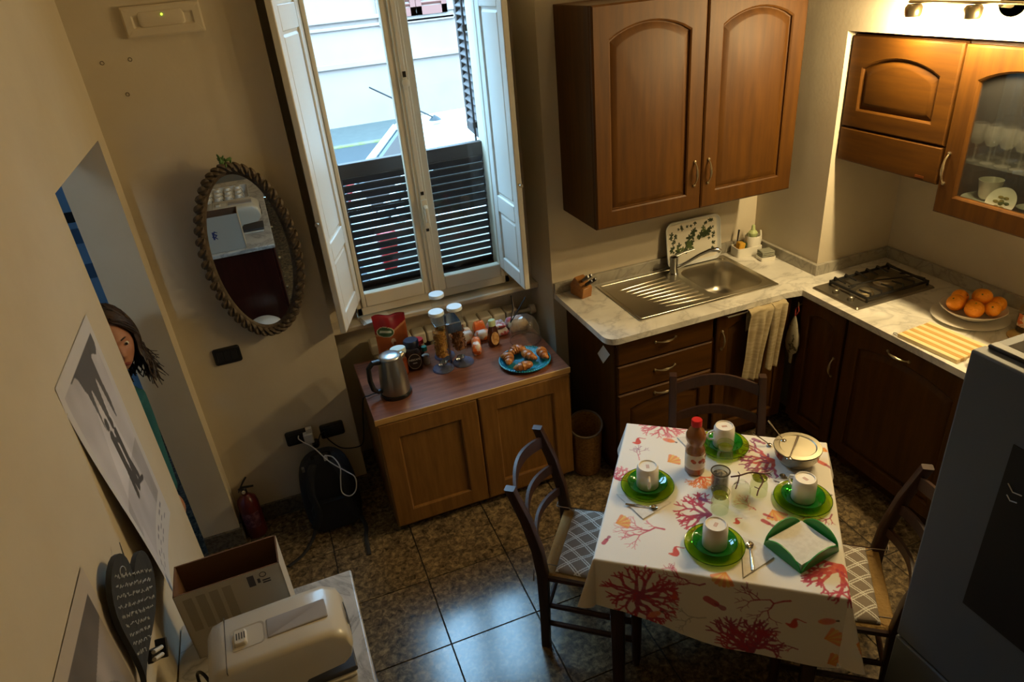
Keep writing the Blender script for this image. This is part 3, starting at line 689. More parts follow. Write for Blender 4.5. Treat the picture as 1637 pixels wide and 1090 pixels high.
for k in range(6):
    x = x0+.02+k*(x1-x0-.04)/5
    gr.tube([(x, y1, .026), (x, y1-.005, .046), (x, y1-.075, .040)], [.005, .0055, .004], 6)
    gr.tube([(x, y0, .026), (x, y0+.005, .046), (x, y0+.070, .040)], [.005, .0055, .004], 6)
for y in ((y0+y1)/2,): gr.tube([(x0, y, .03), (x0+.04, y, .040)], .005, 6); gr.tube([(x1, y, .03), (x1-.05, y, .040)], .005, 6)
gr.tube([(x0+.01, (y0+y1)/2+.01, .04), (.24, (y0+y1)/2, .040), (x1-.03, y0+.06, .04)], .004, 6)
gr.build('grate', M_IRON, hob)
# ------------------------------------------------------------------ fruit bowl
M_PW = P('white_porcelain', 'ded8cc', .2)
pc = PZ(1545, 506, ZT+.012); pcx, pcy = 2.735, -1.205
fp = thing('serving_plate', 'large white oval plate under the orange bowl', 'plate', (pcx, pcy, ZT))
MB().lathe([(.0001, .002), (.075, .001), (.10, .004), (.150, .016), (.152, .019), (.10, .009), (.075, .006), (.0001, .006)], 44).build('plate', M_PW, fp, smooth=60)
fb = thing('fruit_bowl', 'white shallow bowl heaped with oranges', 'bowl', (pcx+.005, pcy-.005, ZT+.007))
MB().lathe([(.0001, 0), (.05, 0), (.055, .006), (.10, .030), (.128, .052), (.130, .055), (.126, .056), (.096, .036), (.05, .014), (.0001, .012)], 44).build('bowl', M_PW, fb, smooth=60)
M_OR = P('orange_peel', 'fb9f18', .45, noise=(6, 'f08a0c', (1, 1, 1), .4, .7), bump=(110, .35), sub=.1)
om = None
for k, (dx, dy, dz, r, lab) in enumerate(((-.075, .030, .070, .037, 'bright orange resting on the bowl rim towards the hob'), (-.068, -.052, .071, .038, 'bright orange at the bowl rim above the chopping board'), (.015, -.02, .095, .036, 'orange on top of the heap in the bowl'), (-.005, .068, .064, .035, 'orange in the bowl on the side facing the hob'), (.075, .03, .063, .036, 'orange in the bowl beside the wall'), (.062, -.055, .063, .036, 'dark orange in the bowl beside the glass jar'), (-.004, -.085, .070, .032, 'orange low in the bowl near the jar side'), (.0, .0, .045, .034, 'orange buried in the middle of the bowl'))):
    o_ = thing('orange', lab, 'orange', (pcx+.005+dx, pcy-.005+dy, ZT+.014+dz), random.uniform(0, 6), 'oranges in the white bowl')
    m = MB(); rings = []
    for i in range(13):
        a = math.pi*i/12; rr_ = math.sin(a)*(1 if 0 < i < 12 else 0)+1e-4; zz_ = -math.cos(a)*(.95 if a > 1.6 else .97)+(-.10*math.exp(-((math.pi-a)/.25)**2))
        rings.append([(r*rr_*math.cos(2*math.pi*q/20), r*rr_*math.sin(2*math.pi*q/20), r*zz_) for q in range(20)])
    tilt = Matrix.Rotation(random.uniform(-.9, .9), 4, 'X') @ Matrix.Rotation(random.uniform(-.9, .9), 4, 'Y')
    m.loft(rings, True, True, M=tilt).build('peel', M_OR, o_, smooth=80)
    MB().lathe([(.004, 0), (.003, .0015), (.0001, .002)], 6, M=tilt @ T(0, 0, r*.86)).build('stem_scar', P('stem_green', '6a6a2a', .8), o_)
# chopping board with stripes
cbd = thing('chopping_board', 'striped beech chopping board at the worktop edge', 'chopping board', (2.46, -1.31, ZT+.0006), R_(4))
for k in range(9):
    y0 = -.098+k*.0218
    MB().box(y0, y0+.0217, -.135, .135, 0, .017).build('strip', wood('pale_beech' if k % 2 == 0 else 'dark_beech', 'ecd6a4' if k % 2 == 0 else 'c8a262', 'e2c890' if k % 2 == 0 else 'bb9352', 5, (10, 1.2, 10), .5, 0), cbd, bevel=.0015, seg=1)
MB().tube([(-.10, .137, .008), (-.105, .150, .010), (-.095, .156, .010), (-.088, .148, .009), (-.092, .137, .008)], .0018, 6).build('wire_loop', M_CHR, cbd)
# jar on a wooden coaster
jp = (2.812, -1.405)
co = thing('wooden_coaster', 'round pale wooden coaster under the glass jar', 'coaster', (2.77, -1.425, ZT+.0006))
MB().lathe([(.0001, 0), (.058, 0), (.06, .004), (.058, .008), (.0001, .008)], 32).build('disc', wood('coaster_wood', 'c9a868', 'b8945a', 5, (10, 1, 10), .5, 0), co)
jr = thing('glass_jar', 'tall glass jar with orange paper label beside the fruit', 'jar', (jp[0], jp[1], ZT+.0092))
MB().lathe([(.0001, 0), (.040, 0), (.044, .008), (.044, .105), (.036, .122), (.036, .140)], 28).build('glass', glass('jar_glass', (.80, .80, .74)), jr)
MB().lathe([(.0001, .158), (.036, .158), (.039, .154), (.039, .138), (.0001, .137)], 28).build('lid', P('grey_lid', '5d5a54', .4, .6), jr)
MB().loft([[(.0446*math.cos(R_(a)), .0446*math.sin(R_(a)), z) for a in range(150, 281, 10)] for z in (.03, .085)], closed=False).build('label', P('orange_label', 'c4662c', .6, noise=(40, 'd8c8a8', (1, 1, 1), .5, .56)), jr)
MB().lathe([(.0001, .004), (.040, .004), (.041, .06), (.0001, .062)], 20).build('contents', P('dark_contents', '4a3a2a', .8), jr)
sb_ = thing('small_white_dish', 'small white round dish at the worktop edge', 'dish', (2.415, -1.505, ZT+.0006))
MB().lathe([(.0001, 0), (.025, 0), (.038, .020), (.040, .022), (.036, .021), (.024, .006), (.0001, .005)], 28).build('dish', M_PW, sb_, smooth=60)
# ------------------------------------------------------------------ glassware and plates in the glazed cabinet
def incab(x, y, z): # local cabinet coordinates to world
    return (XC+y, -1.060-x, 1.367+z)
M_DG = glass('drinking_glass', (.90, .91, .88), haze=.06)
wg = None
spots = [(.065+.062*i+(.02 if j % 2 else 0), .065+.085*j) for j in range(3) for i in range(6)]
for k, (x, y) in enumerate(spots):
    lab = ('stemmed wine glass on the glass shelf of the glazed cabinet')
    if wg is None:
        wg = thing('wine_glass', lab, 'glass', incab(x, y, .2115), 0, 'wine glasses on the cabinet shelf')
        MB().lathe([(.0001, .062), (.020, .068), (.031, .090), (.032, .115), (.028, .145), (.027, .145), (.030, .115), (.029, .091), (.018, .070), (.0001, .065)], 20).build('bowl', M_DG, wg, smooth=60)
        MB().lathe([(.0001, 0), (.028, 0), (.028, .002), (.006, .006), (.0035, .02), (.004, .055), (.008, .064), (.0001, .065)], 20).build('stem', M_DG, wg, smooth=60)
    else: dup(wg, incab(x, y, .2115), 0, lab)
cup = thing('white_cup', 'white cup standing behind the decorated plate in the glazed cabinet', 'cup', incab(.12, .20, .0165))
MB().lathe([(.0001, 0), (.028, 0), (.034, .01), (.045, .075), (.043, .075), (.031, .012), (.0001, .008)], 24).build('cup', M_PW, cup, smooth=60)
MB().tube([(.043, 0, .06), (.066, 0, .055), (.066, 0, .03), (.038, 0, .02)], .004, 6).build('handle', M_PW, cup)
pst = None
for k in range(5):
    lab = ('bottom', 'second lowest', 'middle', 'second highest', 'top')[k]+' plate of the white stack in the glazed cabinet'
    z = .0165+.007*k
    if pst is None:
        pst = thing('dinner_plate', lab, 'plate', incab(.12, .12, z), 0, 'stacked white plates in the glazed cabinet')
        MB().lathe([(.0001, 0), (.055, 0), (.09, .012), (.091, .014), (.055, .004), (.0001, .004)], 32).build('plate', M_PW, pst, smooth=60)
    else: dup(pst, incab(.12, .12, z), 0, lab)
cup.location = incab(.115, .13, .0165+.007*5+.005)
dp = thing('decorated_plate', 'small white plate with gold flower pattern standing upright', 'plate', incab(.215, .075, .072), R_(-90))
Mp = Matrix.Rotation(R_(62), 4, 'X')
MB().lathe([(.0001, 0), (.04, 0), (.058, .008), (.059, .010), (.04, .003), (.0001, .003)], 36, M=Mp).build('plate', M_PW, dp, smooth=60)
m = MB()
for k in range(6): m.ell((.022*math.cos(k*1.05), .022*math.sin(k*1.05), .0042), (.012, .006, .0008), 10, 4, M=Mp @ Matrix.Identity(4))
m.ell((0, 0, .0042), (.012, .012, .001), 10, 4, M=Mp)
m.build('flower_print', P('gold_green_print', '8a7630', .5, noise=(60, '3f4a20', (1, 1, 1), .45, .55)), dp)
sc_ = None
for k, (x, y, z) in enumerate(((.26, .168, .0165), (.33, .075, .0165), (.345, .14, .0165), (.41, .10, .0165))):
    lab = ('small white bowl behind the decorated plate', 'small white bowl by the cabinet pane beside another bowl', 'small white bowl directly behind the front bowl', 'small white bowl at the hinge end of the cabinet')[k]
    if sc_ is None:
        sc_ = thing('small_bowl', lab, 'bowl', incab(x, y, z), 0, 'small white bowls in the glazed cabinet')
        MB().lathe([(.0001, 0), (.018, 0), (.02, .006), (.040, .030), (.042, .032), (.038, .031), (.018, .009), (.0001, .007)], 28).build('bowl', M_PW, sc_, smooth=60)
    else: dup(sc_, incab(x, y, z), 0, lab)
# ------------------------------------------------------------------ spot bar above the alcove
M_NICK = P('brushed_nickel', 'a89878', .3, .95)
LZ = 2.150; LY = (-.875, -1.125, -1.36, -1.60)
spb = thing('spot_lamp_bar', 'nickel bar lamp with four spot heads above the alcove', 'lamp', (XR, -1.24, LZ))
MB().tube([(-.055, .39, .01), (-.055, -.40, .01)], .012, 12, flat=.5).build('bar', M_NICK, spb)
MB().lathe([(.0001, -.02), (.050, -.02), (.050, 0), (.0001, 0)], 28, M=T(0, .02, .0, ry=R_(-90)) @ Matrix.Identity(4), sx=.8).build('wall_plate', M_NICK, spb)
MB().tube([(-.005, .02, .0), (-.055, .02, .008)], .012, 10).build('arm', M_NICK, spb)
M_BULB = P('lit_bulb', 'ffffff', .3, emit=((1.0, .74, .36), 30))
for y in LY:
    yl = y+1.24
    hd_ = MB().lathe([(.026, -.030), (.030, -.020), (.031, .004), (.024, .014), (.0001, .016)], 24, c=(-.060, yl, -.012)).build('spot_head', M_NICK, spb, smooth=50)
    MB().lathe([(.0001, -.034), (.020, -.032), (.024, -.026), (.0001, -.025)], 18, c=(-.060, yl, -.012)).build('bulb', M_BULB, hd_)
    l_ = bpy.data.lights.new('spot_lamp_light', 'POINT'); l_.energy = 43; l_.color = (1.0, .75, .37); l_.shadow_soft_size = .025
    lo = bpy.data.objects.new('spot_lamp_light', l_); COL.objects.link(lo); lo.parent = spb; lo.location = (-.060, yl, -.075)
# ------------------------------------------------------------------ oak sideboard in front of the window
M_OAK = wood('oak_veneer', '8d6431', '765021', 4, (12, 12, 1), .45, .1)
M_WALN = wood('walnut_top', '6b4030', '8a5a44', 3.2, (1.2, 14, 14), .34, .2)
OZ = .684
osb = thing('oak_sideboard', 'light oak two-door sideboard with walnut top below the window', 'sideboard', (.195, -.43, 0))
MB().box(0, .955, .02, .56, .05, .655).box(.03, .925, .05, .53, 0, .05).build('carcass', M_OAK, osb, bevel=.002)
MB().box(-.004, .959, .004, .57, .655, OZ).build('top', M_WALN, osb, bevel=.002)
MB().box(-.005, .960, -.001, .005, .655, OZ).build('top_edge', wood('pale_oak_edge', 'c9a064', 'b58a4c', 4, (1, 12, 12), .4, .1), osb, bevel=.0015)
for k in range(2): door(osb, .003+k*.478, .045, .472, .606, t=.02, fr=.085, rise=0, mat=M_OAK, panel='flat', y=.02)
# kettle
kp = PZ(634, 628, OZ)
M_KET = P('kettle_steel', '9c978c', .33, .9); M_BLK = P('black_plastic', '151515', .4)
kt = thing('electric_kettle', 'brushed steel electric kettle with black handle', 'kettle', (kp.x, kp.y, OZ), R_(190))
MB().lathe([(.0001, 0), (.072, 0), (.075, .006), (.074, .018), (.0001, .018)], 32).build('base', M_BLK, kt)
MB().lathe([(.0001, .019), (.069, .019), (.070, .026), (.066, .09), (.058, .16), (.051, .195), (.0001, .196)], 36).build('body', M_KET, kt, smooth=50)
MB().lathe([(.051, .195), (.053, .199), (.050, .206), (.032, .212), (.0001, .214)], 32).build('lid', P('kettle_lid', 'c4c8cc', .32, 1), kt, smooth=60)
MB().tube([(.048, 0, .190), (.085, 0, .195), (.108, 0, .175), (.112, 0, .11), (.104, 0, .06), (.088, 0, .042), (.066, 0, .040)], [.016, .014, .013, .013, .013, .012, .014], 10, flat=.9).build('handle', M_BLK, kt)
MB().tube([(-.045, 0, .185), (-.062, 0, .192), (-.068, 0, .20)], [.022, .016, .010], 10).build('spout', M_KET, kt)
# cord
a = kp; cpts = [(kp.x-.06, kp.y+.03, OZ+.008), (kp.x-.10, kp.y+.03, OZ+.010), (.205, kp.y+.02, OZ+.012), (.180, kp.y+.02, OZ+.006), (.165, kp.y+.05, .60), (.150, kp.y+.10, .45), (.135, -.10, .36), (.10, -.06, .32), (.03, -.05, .335), (-.02, -.045, .40), (-.03, -.030, .44)]
def smooth_path(p, n=6):
    p = [Vector(q) for q in p]; o = []
    for i in range(len(p)-1):
        p0, p1, p2, p3 = p[max(i-1, 0)], p[i], p[i+1], p[min(i+2, len(p)-1)]
        for k in range(n):
            t = k/n; o.append(.5*((2*p1)+(p2-p0)*t+(2*p0-5*p1+4*p2-p3)*t*t+(3*p1-p0-3*p2+p3)*t**3))
    o.append(p[-1]); return o
tag(MB().tube(smooth_path(cpts), .0032, 7).build('kettle_cord', M_BLK), 'black kettle cord running down to the wall socket', 'cord')
# red and orange snack bag
bgp = (.405, .075)
rbg = thing('snack_bag', 'red and orange snack bag with green oval label', 'bag', (bgp[0], bgp[1], OZ), R_(-3))
BW, BH = .165, .25
n1, n2 = 70, 90
u, v = np.meshgrid(np.linspace(0, 1, n1), np.linspace(0, 1, n2), indexing='ij')
bul = .030*np.sin(np.pi*np.clip(v*1.02, 0, 1))**.6*np.sin(np.pi*u)**.7
top = .004*np.sin(u*9)+.006*np.sin(u*3+1.2)
def bagside(sg):
    return np.stack([(u-.5)*BW*(1-.03*np.sin(np.pi*v)), sg*bul+.005*np.sin(u*11)*v, v*(BH+top*v)], -1)
Mb = np.array(Matrix.Rotation(R_(-6), 3, 'X'))
for sg, nm in ((-1, 'front_foil'), (1, 'back_foil')):
    o = gridmesh(nm, bagside(sg) @ Mb.T, P('snack_foil', 'ffffff', .3, attr='print'), rbg)
    uu, vv = u.ravel(), v.ravel(); cc = np.tile(np.array(lin('b8602a')), (uu.size, 1))
    arc = vv > .60+.22*uu**2
    cc[arc] = lin('8e1420'); cc[np.abs(vv-(.60+.22*uu**2)) < .02] = lin('c98a5a')
    e = ((uu-.32)/.25)**2+((vv-.66)/.10)**2
    cc[e < 1.15] = lin('d8d2b0'); cc[e < .95] = lin('3c5a34'); cc[(e < .5) & (np.abs(vv-.67) < .025)] = lin('c8cfb8')
    rs = np.random.RandomState(3)
    for k in range(14):
        cx, cy, r1 = rs.uniform(.1, .9), rs.uniform(.05, .5), rs.uniform(.03, .08)
        cc[((uu-cx)/r1)**2+((vv-cy)/r1)**2 < 1] = lin(['d08a3c', 'e8c8a0', '9a4a1c'][k % 3])
    cc[vv < .06] = lin('d8d0c0'); paint(o, cc)
# coffee jar with blue lid
cp = PZ(664, 590, OZ)
cj = thing('coffee_jar', 'instant coffee jar with dark blue lid and black label', 'jar', (cp.x+.004, cp.y+.02, OZ), R_(-4))
M_COF = P('instant_coffee', '3a1d10', .6)
MB().loft([[(x*s_, y*s_, z) for x, y in rrect(-.040, .040, -.040, .040, .022)] for s_, z in ((.9, 0), (1, .008), (1, .095), (.85, .118), (.80, .124))], True, False).build('glass', glass('coffee_glass', (.72, .60, .52)), cj, smooth=50)
MB().loft([[(x*s_, y*s_, z) for x, y in rrect(-.037, .037, -.037, .037, .020)] for s_, z in ((.9, .004), (1, .010), (1, .085), (.9, .090))], True, True).build('coffee', M_COF, cj)
MB().lathe([(.0001, .158), (.033, .158), (.038, .153), (.038, .128), (.034, .120), (.0001, .120)], 28).build('lid', P('navy_lid', '1c2338', .35), cj, smooth=45)
ang = R_(-70); Ml = T(0, -.0412, .055, rx=R_(90))
MB().prism([(.031*math.cos(k*.2618), .040*math.sin(k*.2618)) for k in range(24)], -.001, .0008, M=Ml).build('label', P('black_label', '15110f', .4), cj)
MB().prism([(.033*math.cos(k*.2618), .042*math.sin(k*.2618)) for k in range(24)], -.001, .0002, M=Ml).build('label_border', P('pale_border', 'b8b0a0', .4), cj)
text('NESCAFÉ', .0135, P('label_white', 'd8d8d4', .5), cj, Ml @ T(0, .010, .0016))
text('classic', .009, P('label_white', 'd8d8d4', .5), cj, Ml @ T(0, -.008, .0016))
# honey-coloured jar with white oval lid
hp = (.398, -.085)
hj = thing('jam_jar', 'amber jar with pale oval lid behind the kettle', 'jar', (hp[0], hp[1], OZ))
MB().lathe([(.0001, 0), (.036, 0), (.040, .01), (.040, .10), (.034, .118), (.034, .122)], 28, sy=.75).build('glass', glass('amber_glass', (.85, .62, .30)), hj)
MB().lathe([(.0001, .005), (.036, .006), (.036, .085), (.0001, .087)], 24, sy=.75).build('jam', P('amber_jam', '8a4a14', .4), hj)
MB().lathe([(.0001, .150), (.036, .150), (.039, .146), (.039, .122), (.0001, .121)], 28, sy=.75).build('lid', P('pale_lid', 'cfe0dc', .4), hj, smooth=45)
# small red-lid jar and green-lid bottle
rj = thing('red_lid_jar', 'small jar with bright red lid behind the coffee', 'jar', (.520, .035, OZ))
MB().lathe([(.0001, 0), (.028, 0), (.030, .006), (.030, .075), (.026, .085)], 22).build('glass', glass('clear_jar', (.85, .82, .80)), rj)
MB().lathe([(.0001, .108), (.028, .108), (.030, .104), (.030, .084), (.0001, .083)], 22).build('lid', P('red_lid', 'c0202a', .4), rj, smooth=45)
MB().lathe([(.0001, .003), (.026, .003), (.026, .06), (.0001, .061)], 18).build('contents', P('brown_powder', '5a3020', .8), rj)
gj = thing('green_cap_bottle', 'small clear bottle with teal green cap', 'bottle', (.535, -.045, OZ))
MB().lathe([(.0001, 0), (.020, 0), (.022, .006), (.022, .062), (.012, .075), (.012, .08)], 20).build('glass', glass('clear_jar', (.85, .82, .80)), gj)
MB().lathe([(.0001, .100), (.013, .100), (.014, .097), (.014, .078), (.0001, .077)], 18).build('cap', P('teal_cap', '1d7a6a', .4), gj, smooth=45)
MB().lathe([(.0001, .003), (.018, .003), (.018, .05), (.0001, .051)], 18).build('contents', P('white_tablets', 'b8b4ac', .8), gj)
# cereal dispenser: three clear tubes on a steel stand
cds = thing('cereal_dispenser', 'triple cereal dispenser with clear tubes and white lids', 'cereal dispenser', (.645, -.09, OZ), 0)
M_TUBE = glass('clear_acrylic', (.93, .95, .96)); M_LID = P('white_lid', 'dfeaf0', .35); M_BASE2 = glass('blue_acrylic_base', (.42, .48, .72), haze=.25, hazecol=(.30, .36, .6))
def crn(name, seed, c1, c2, parent, cx, cy, z0, z1, r, size=.006, cnt=260):
    rs = np.random.RandomState(seed); m = MB()
    for k in range(cnt):
        a = rs.uniform(0, 6.28); q = r*math.sqrt(rs.uniform(.45, 1)); z = rs.uniform(z0, z1)
        Mx = T(cx+q*math.cos(a), cy+q*math.sin(a), z, rs.uniform(0, 3), rs.uniform(0, 3), rs.uniform(0, 3))
        s_ = size*rs.uniform(.6, 1.3); m.add([(s_, 0, 0), (-s_, 0, 0), (0, s_*.8, 0), (0, -s_*.8, 0), (0, 0, s_*.5), (0, 0, -s_*.5)], [(0, 2, 4), (2, 1, 4), (1, 3, 4), (3, 0, 4), (2, 0, 5), (1, 2, 5), (3, 1, 5), (0, 3, 5)], M=Mx)
    m.lathe([(.0001, z0), (r*.82, z0), (r*.82, z1-.01), (.0001, z1-.006)], 14, c=(cx, cy, 0))
    o = m.build(name, P(name+'_mat', c1, .8, noise=(40, c2, (1, 1, 1), .4, .6)), parent, smooth=0); o['kind'] = 'stuff'; return o
tubes = [(-.042, -.045, .075, .305, 'corn flake', .065, .20), (.052, -.035, .075, .305, 'granola', .062, .205), (-.005, .065, .075, .345, None, 0, 0)]
for k, (x, y, z0, z1, fill, c0, c1) in enumerate(tubes):
    MB().lathe([(.022, z0-.035), (.034, z0), (.0345, z0+.02), (.0345, z1)], 28, c=(x, y, 0)).build('tube', M_TUBE, cds, smooth=60)
    MB().lathe([(.0001, z1+.012), (.036, z1+.012), (.0375, z1+.008), (.0375, z1-.004), (.0001, z1-.005)], 28, c=(x, y, 0)).build('lid', M_LID, cds, smooth=45)
    MB().lathe([(.020, z0-.036), (.020, z0-.045), (.012, z0-.058), (.0001, z0-.058)], 16, c=(x, y, 0)).build('spout', M_CHR, cds)
    MB().tube([(x-.03, y-.012, z0-.045), (x-.012, y-.010, z0-.045)], .009, 10).build('turn_knob', M_CHR, cds)
    MB().lathe([(.0001, 0), (.052, 0), (.054, .004), (.050, .010), (.0001, .012)], 32, c=(x*1.15, y*1.1, 0)).build('foot', M_BASE2, cds)
crn('corn_flakes', 1, 'b98a3c', '8a5a20', cds, -.042, -.045, .075, .215, .031)
crn('granola', 2, '8a5a30', '5e3a1c', cds, .052, -.035, .085, .215, .031, .008, 200)
crn('oats', 4, 'c8ae7c', 'a88a58', cds, -.005, .065, .075, .20, .031)
M_STA = P('stand_steel', 'a8acb0', .18, 1)
MB().tube([(.004, -.010, .0), (.004, -.010, .27)], .006, 10).build('post', M_STA, cds)
st_ = MB(); st_.box(-.06, .07, -.055, .060, .236, .241); st_.box(-.006, .070, -.062, -.056, .19, .241); st_.build('clamp_plate', M_STA, cds, bevel=.003)
# croissants on blue plate with glass dome
pcx, pcy = .980, -.275
bp_ = thing('blue_glass_plate', 'round turquoise glass plate with beaded rim', 'plate', (pcx, pcy, OZ))
MB().lathe([(.0001, .001), (.09, .001), (.122, .012), (.130, .016), (.129, .018), (.121, .016), (.09, .005), (.0001, .005)], 48).build('plate', P('turquoise_glass', '1a7690', .12, spec=.8, bump=(120, .5)), bp_, smooth=60)
bd = MB()
for k in range(64): bd.ell((.126*math.cos(k*math.pi/32), .126*math.sin(k*math.pi/32), .018), (.005, .005, .004), 6, 4)
bd.build('beaded_rim', P('turquoise_bead', '2a9ab4', .08, spec=.9), bp_)
M_CRO = P('croissant_crust', 'b8742c', .42, noise=(16, '7a4014', (1, 1, 1), .35, .65), bump=(45, .5), coat=.2)
def croissant(loc, rz, label, s=1.0):
    c = thing('croissant', label, 'croissant', loc, rz, 'croissants on the turquoise plate')
    n = 50; path = []; rad = []
    for k in range(n):
        t = k/(n-1); a = (t-.5)*2.1; path.append((math.sin(a)*.052*s, (.052-math.cos(a)*.052)*s*.9, .028*s*(.55+.45*math.sin(math.pi*t))))
        step = (t*7) % 1.0; e = math.sin(math.pi*t)**.75
        rad.append((.005+.024*e)*s*(1-.22*(step if t < .5 else 1-step)))
    MB().tube(path, rad, 14, flat=.85).build('crust', M_CRO, c, smooth=50); return c
for i_, (dx, dy, dz, rz, lab) in enumerate(((-.078, .022, .009, 1.6, 'croissant lying at the plate side beside the honey bottle'), (-.012, .078, .009, 3.14, 'croissant at the plate side nearest the packets'), (-.038, -.092, .009, 0.0, 'glazed croissant at the front rim of the turquoise plate'), (.018, .000, .009, -1.3, 'croissant in the middle of the turquoise plate'), (.088, -.012, .009, -1.75, 'croissant at the plate rim towards the sink worktop'))):
    croissant((pcx+dx, pcy+dy, OZ+dz), rz, lab, 1.0)
dm = thing('glass_dome', 'clear glass cake dome standing behind the croissants', 'cake dome', (1.066, -.068, OZ), R_(-20))
Md = T(0, 0, .066) @ Matrix.Diagonal((.76, .76, 1, 1))
MB().lathe([(.105, -.062), (.106, -.03), (.098, .02), (.072, .060), (.035, .080), (.0001, .085)], 36, M=Md).build('dome', glass('dome_glass', (.86, .84, .82), ior=1.5, haze=.10, hazecol=(.5, .45, .4)), dm, smooth=60)
MB().tube([Md @ Vector((.106*math.cos(k*math.pi/24), .106*math.sin(k*math.pi/24), -.062)) for k in range(48)], .003, 6, closed=True).build('rim', glass('dome_rim', (.8, .8, .8), ior=1.7), dm)
tg = thing('serving_tongs', 'dark serving tongs resting on the crispbread bag', 'tongs', (1.072, .050, OZ+.0765))
MB().tube([(-.05, -.03, .0), (0, -.01, .045), (.06, .012, .105)], [.004, .0045, .005], 6, flat=.5).tube([(-.05, -.03, .0), (-.01, .02, .05), (-.005, .05, .115)], [.004, .0045, .005], 6, flat=.5).build('arms', P('dark_steel', '2a2624', .35, .8), tg)
# honey squeeze bottle
hb_ = PZ(790, 552, OZ)
hn = thing('honey_bottle', 'dark amber honey bottle with pale cap and oval label', 'bottle', (hb_.x, hb_.y, OZ), R_(15))
MB().lathe([(.0001, 0), (.028, 0), (.033, .01), (.034, .05), (.028, .09), (.020, .115), (.019, .118)], 28, sy=.7).build('bottle', P('dark_honey', '4a2410', .15, coat=.4), hn, smooth=50)
MB().lathe([(.0001, .150), (.017, .150), (.020, .146), (.021, .118), (.0001, .117)], 22, sy=.8).build('cap', P('pale_green_cap', 'b8c8a0', .4), hn, smooth=45)
Ml = Matrix.Rotation(R_(-8), 4, 'Z') @ T(0, -.0245, .052, rx=R_(85))
MB().prism([(.022*math.cos(k*.2618), .036*math.sin(k*.2618)) for k in range(24)], -.002, .0006, M=Ml).build('label', P('honey_label', 'a8763c', .5, noise=(60, 'd8b07c', (1, 1, 1), .4, .6)), hn)
# packets of rusks, biscuits and bread
def packet(name, label, cat, loc, size, rz, colA, colB, ns=30, tilt=(0, 0), group=None):
    t = thing(name, label, cat, loc, rz, group); sx, sy, sz = size
    n, m_ = 26, 18
    m = MB(); rings = []
    for k in range(n):
        q = k/(n-1); e = min(1, min(q, 1-q)*7); 
        pin = .12+.88*math.sin(e*math.pi/2)
        rings.append([(sx*(q-.5), sy*.5*math.cos(2*math.pi*j/m_)*(abs(math.cos(2*math.pi*j/m_))**-.35 if abs(math.cos(2*math.pi*j/m_)) > .15 else 1)*.9*(1 if pin > .9 else .9), sz*.5+sz*.48*pin*math.sin(2*math.pi*j/m_)*(1+.05*math.sin(k*2.3+j))) for j in range(m_)])
    m.loft(rings, True, True, M=T(0, 0, 0, tilt[0], tilt[1]))
    m.build('wrapper', P(name+'_foil', colA, .28, noise=(ns, colB, (1, 1, 1), .45, .56), coat=.3), t, smooth=60); return t
packet('rusk_packet', 'orange and white rusk packet beside the honey bottle', 'packet', (0.8, -0.058, OZ+0.0006), (0.11, 0.055, 0.07), R_(75), 'd8661c', 'e8ded2', 24)
packet('biscuit_packet', 'orange and clear biscuit packet lying behind the cereal dispenser', 'packet', (0.778, 0.052, OZ+0.0006), (0.085, 0.055, 0.075), R_(0), 'd8d4d0', 'd8762c', 20)
packet('toast_packet', 'orange toast packet lying in front of the radiator', 'packet', (0.77, 0.112, OZ+0.0006), (0.115, 0.045, 0.065), R_(0), 'd8702c', 'e8c8a0', 18)
packet('crisp_packet', 'bright orange foil packet standing by the radiator', 'packet', (0.872, 0.112, OZ+0.0006), (0.065, 0.045, 0.085), R_(0), 'e0641c', 'f08a4c', 14)
packet('wafer_packet', 'white and orange wafer packet between cereal dispenser and honey', 'packet', (0.87, 0.048, OZ+0.0006), (0.08, 0.055, 0.06), R_(0), 'dcd6d2', 'd8701c', 22)
packet('pink_biscuit_packet', 'pink and white striped packet against the radiator', 'packet', (0.965, 0.112, OZ+0.0006), (0.1, 0.045, 0.06), R_(0), 'd8c8cc', 'a86870', 30)
packet('white_red_packet', 'white packet with red print under the small sachet', 'packet', (0.965, 0.05, OZ+0.0006), (0.095, 0.055, 0.045), R_(0), 'dcd8dc', 'c0545c', 36)
packet('jam_sachet', 'small white and red sachet lying on top of the packets', 'packet', (0.965, 0.05, OZ+0.0481), (0.075, 0.045, 0.025), R_(-15), 'd8d0d0', 'b84a50', 40)
packet('cracker_packet', 'white and blue-pink cracker packet by the niche wall', 'packet', (1.075, 0.112, OZ+0.0006), (0.105, 0.045, 0.06), R_(0), 'd8d4da', 'b8606c', 26)
packet('rye_bread_bag', 'clear bag of pale crispbread by the niche wall', 'bread bag', (1.075, 0.05, OZ+0.0006), (0.105, 0.055, 0.07), R_(0), 'cdb487', 'a88c5c', 18)
# radiator in the niche
rad = thing('radiator', 'cream column radiator in the window niche', 'radiator', (.30, .26, .10))
sec = None
for k in range(11):
    if sec is None:
        m = MB(); m.box(.003, .073, -.045, .045, .56, .625).box(.003, .073, -.045, .045, 0, .06)
        for y in (-.028, .028): m.box(.018, .058, y-.014, y+.014, .05, .57)
        sec = m.build('section', M_FRAME, rad, bevel=.008, seg=2)
    else: copy_part(sec, rad, (k*.0765, 0, 0))
MB().tube([(.84, 0, .585), (.90, .0, .585), (.925, 0, .585)], .011, 10).lathe([(.0001, -.012), (.026, -.012), (.028, 0), (.026, .018), (.0001, .02)], 18, M=T(.935, 0, .585, ry=R_(90))).build('valve', M_FRAME, rad)
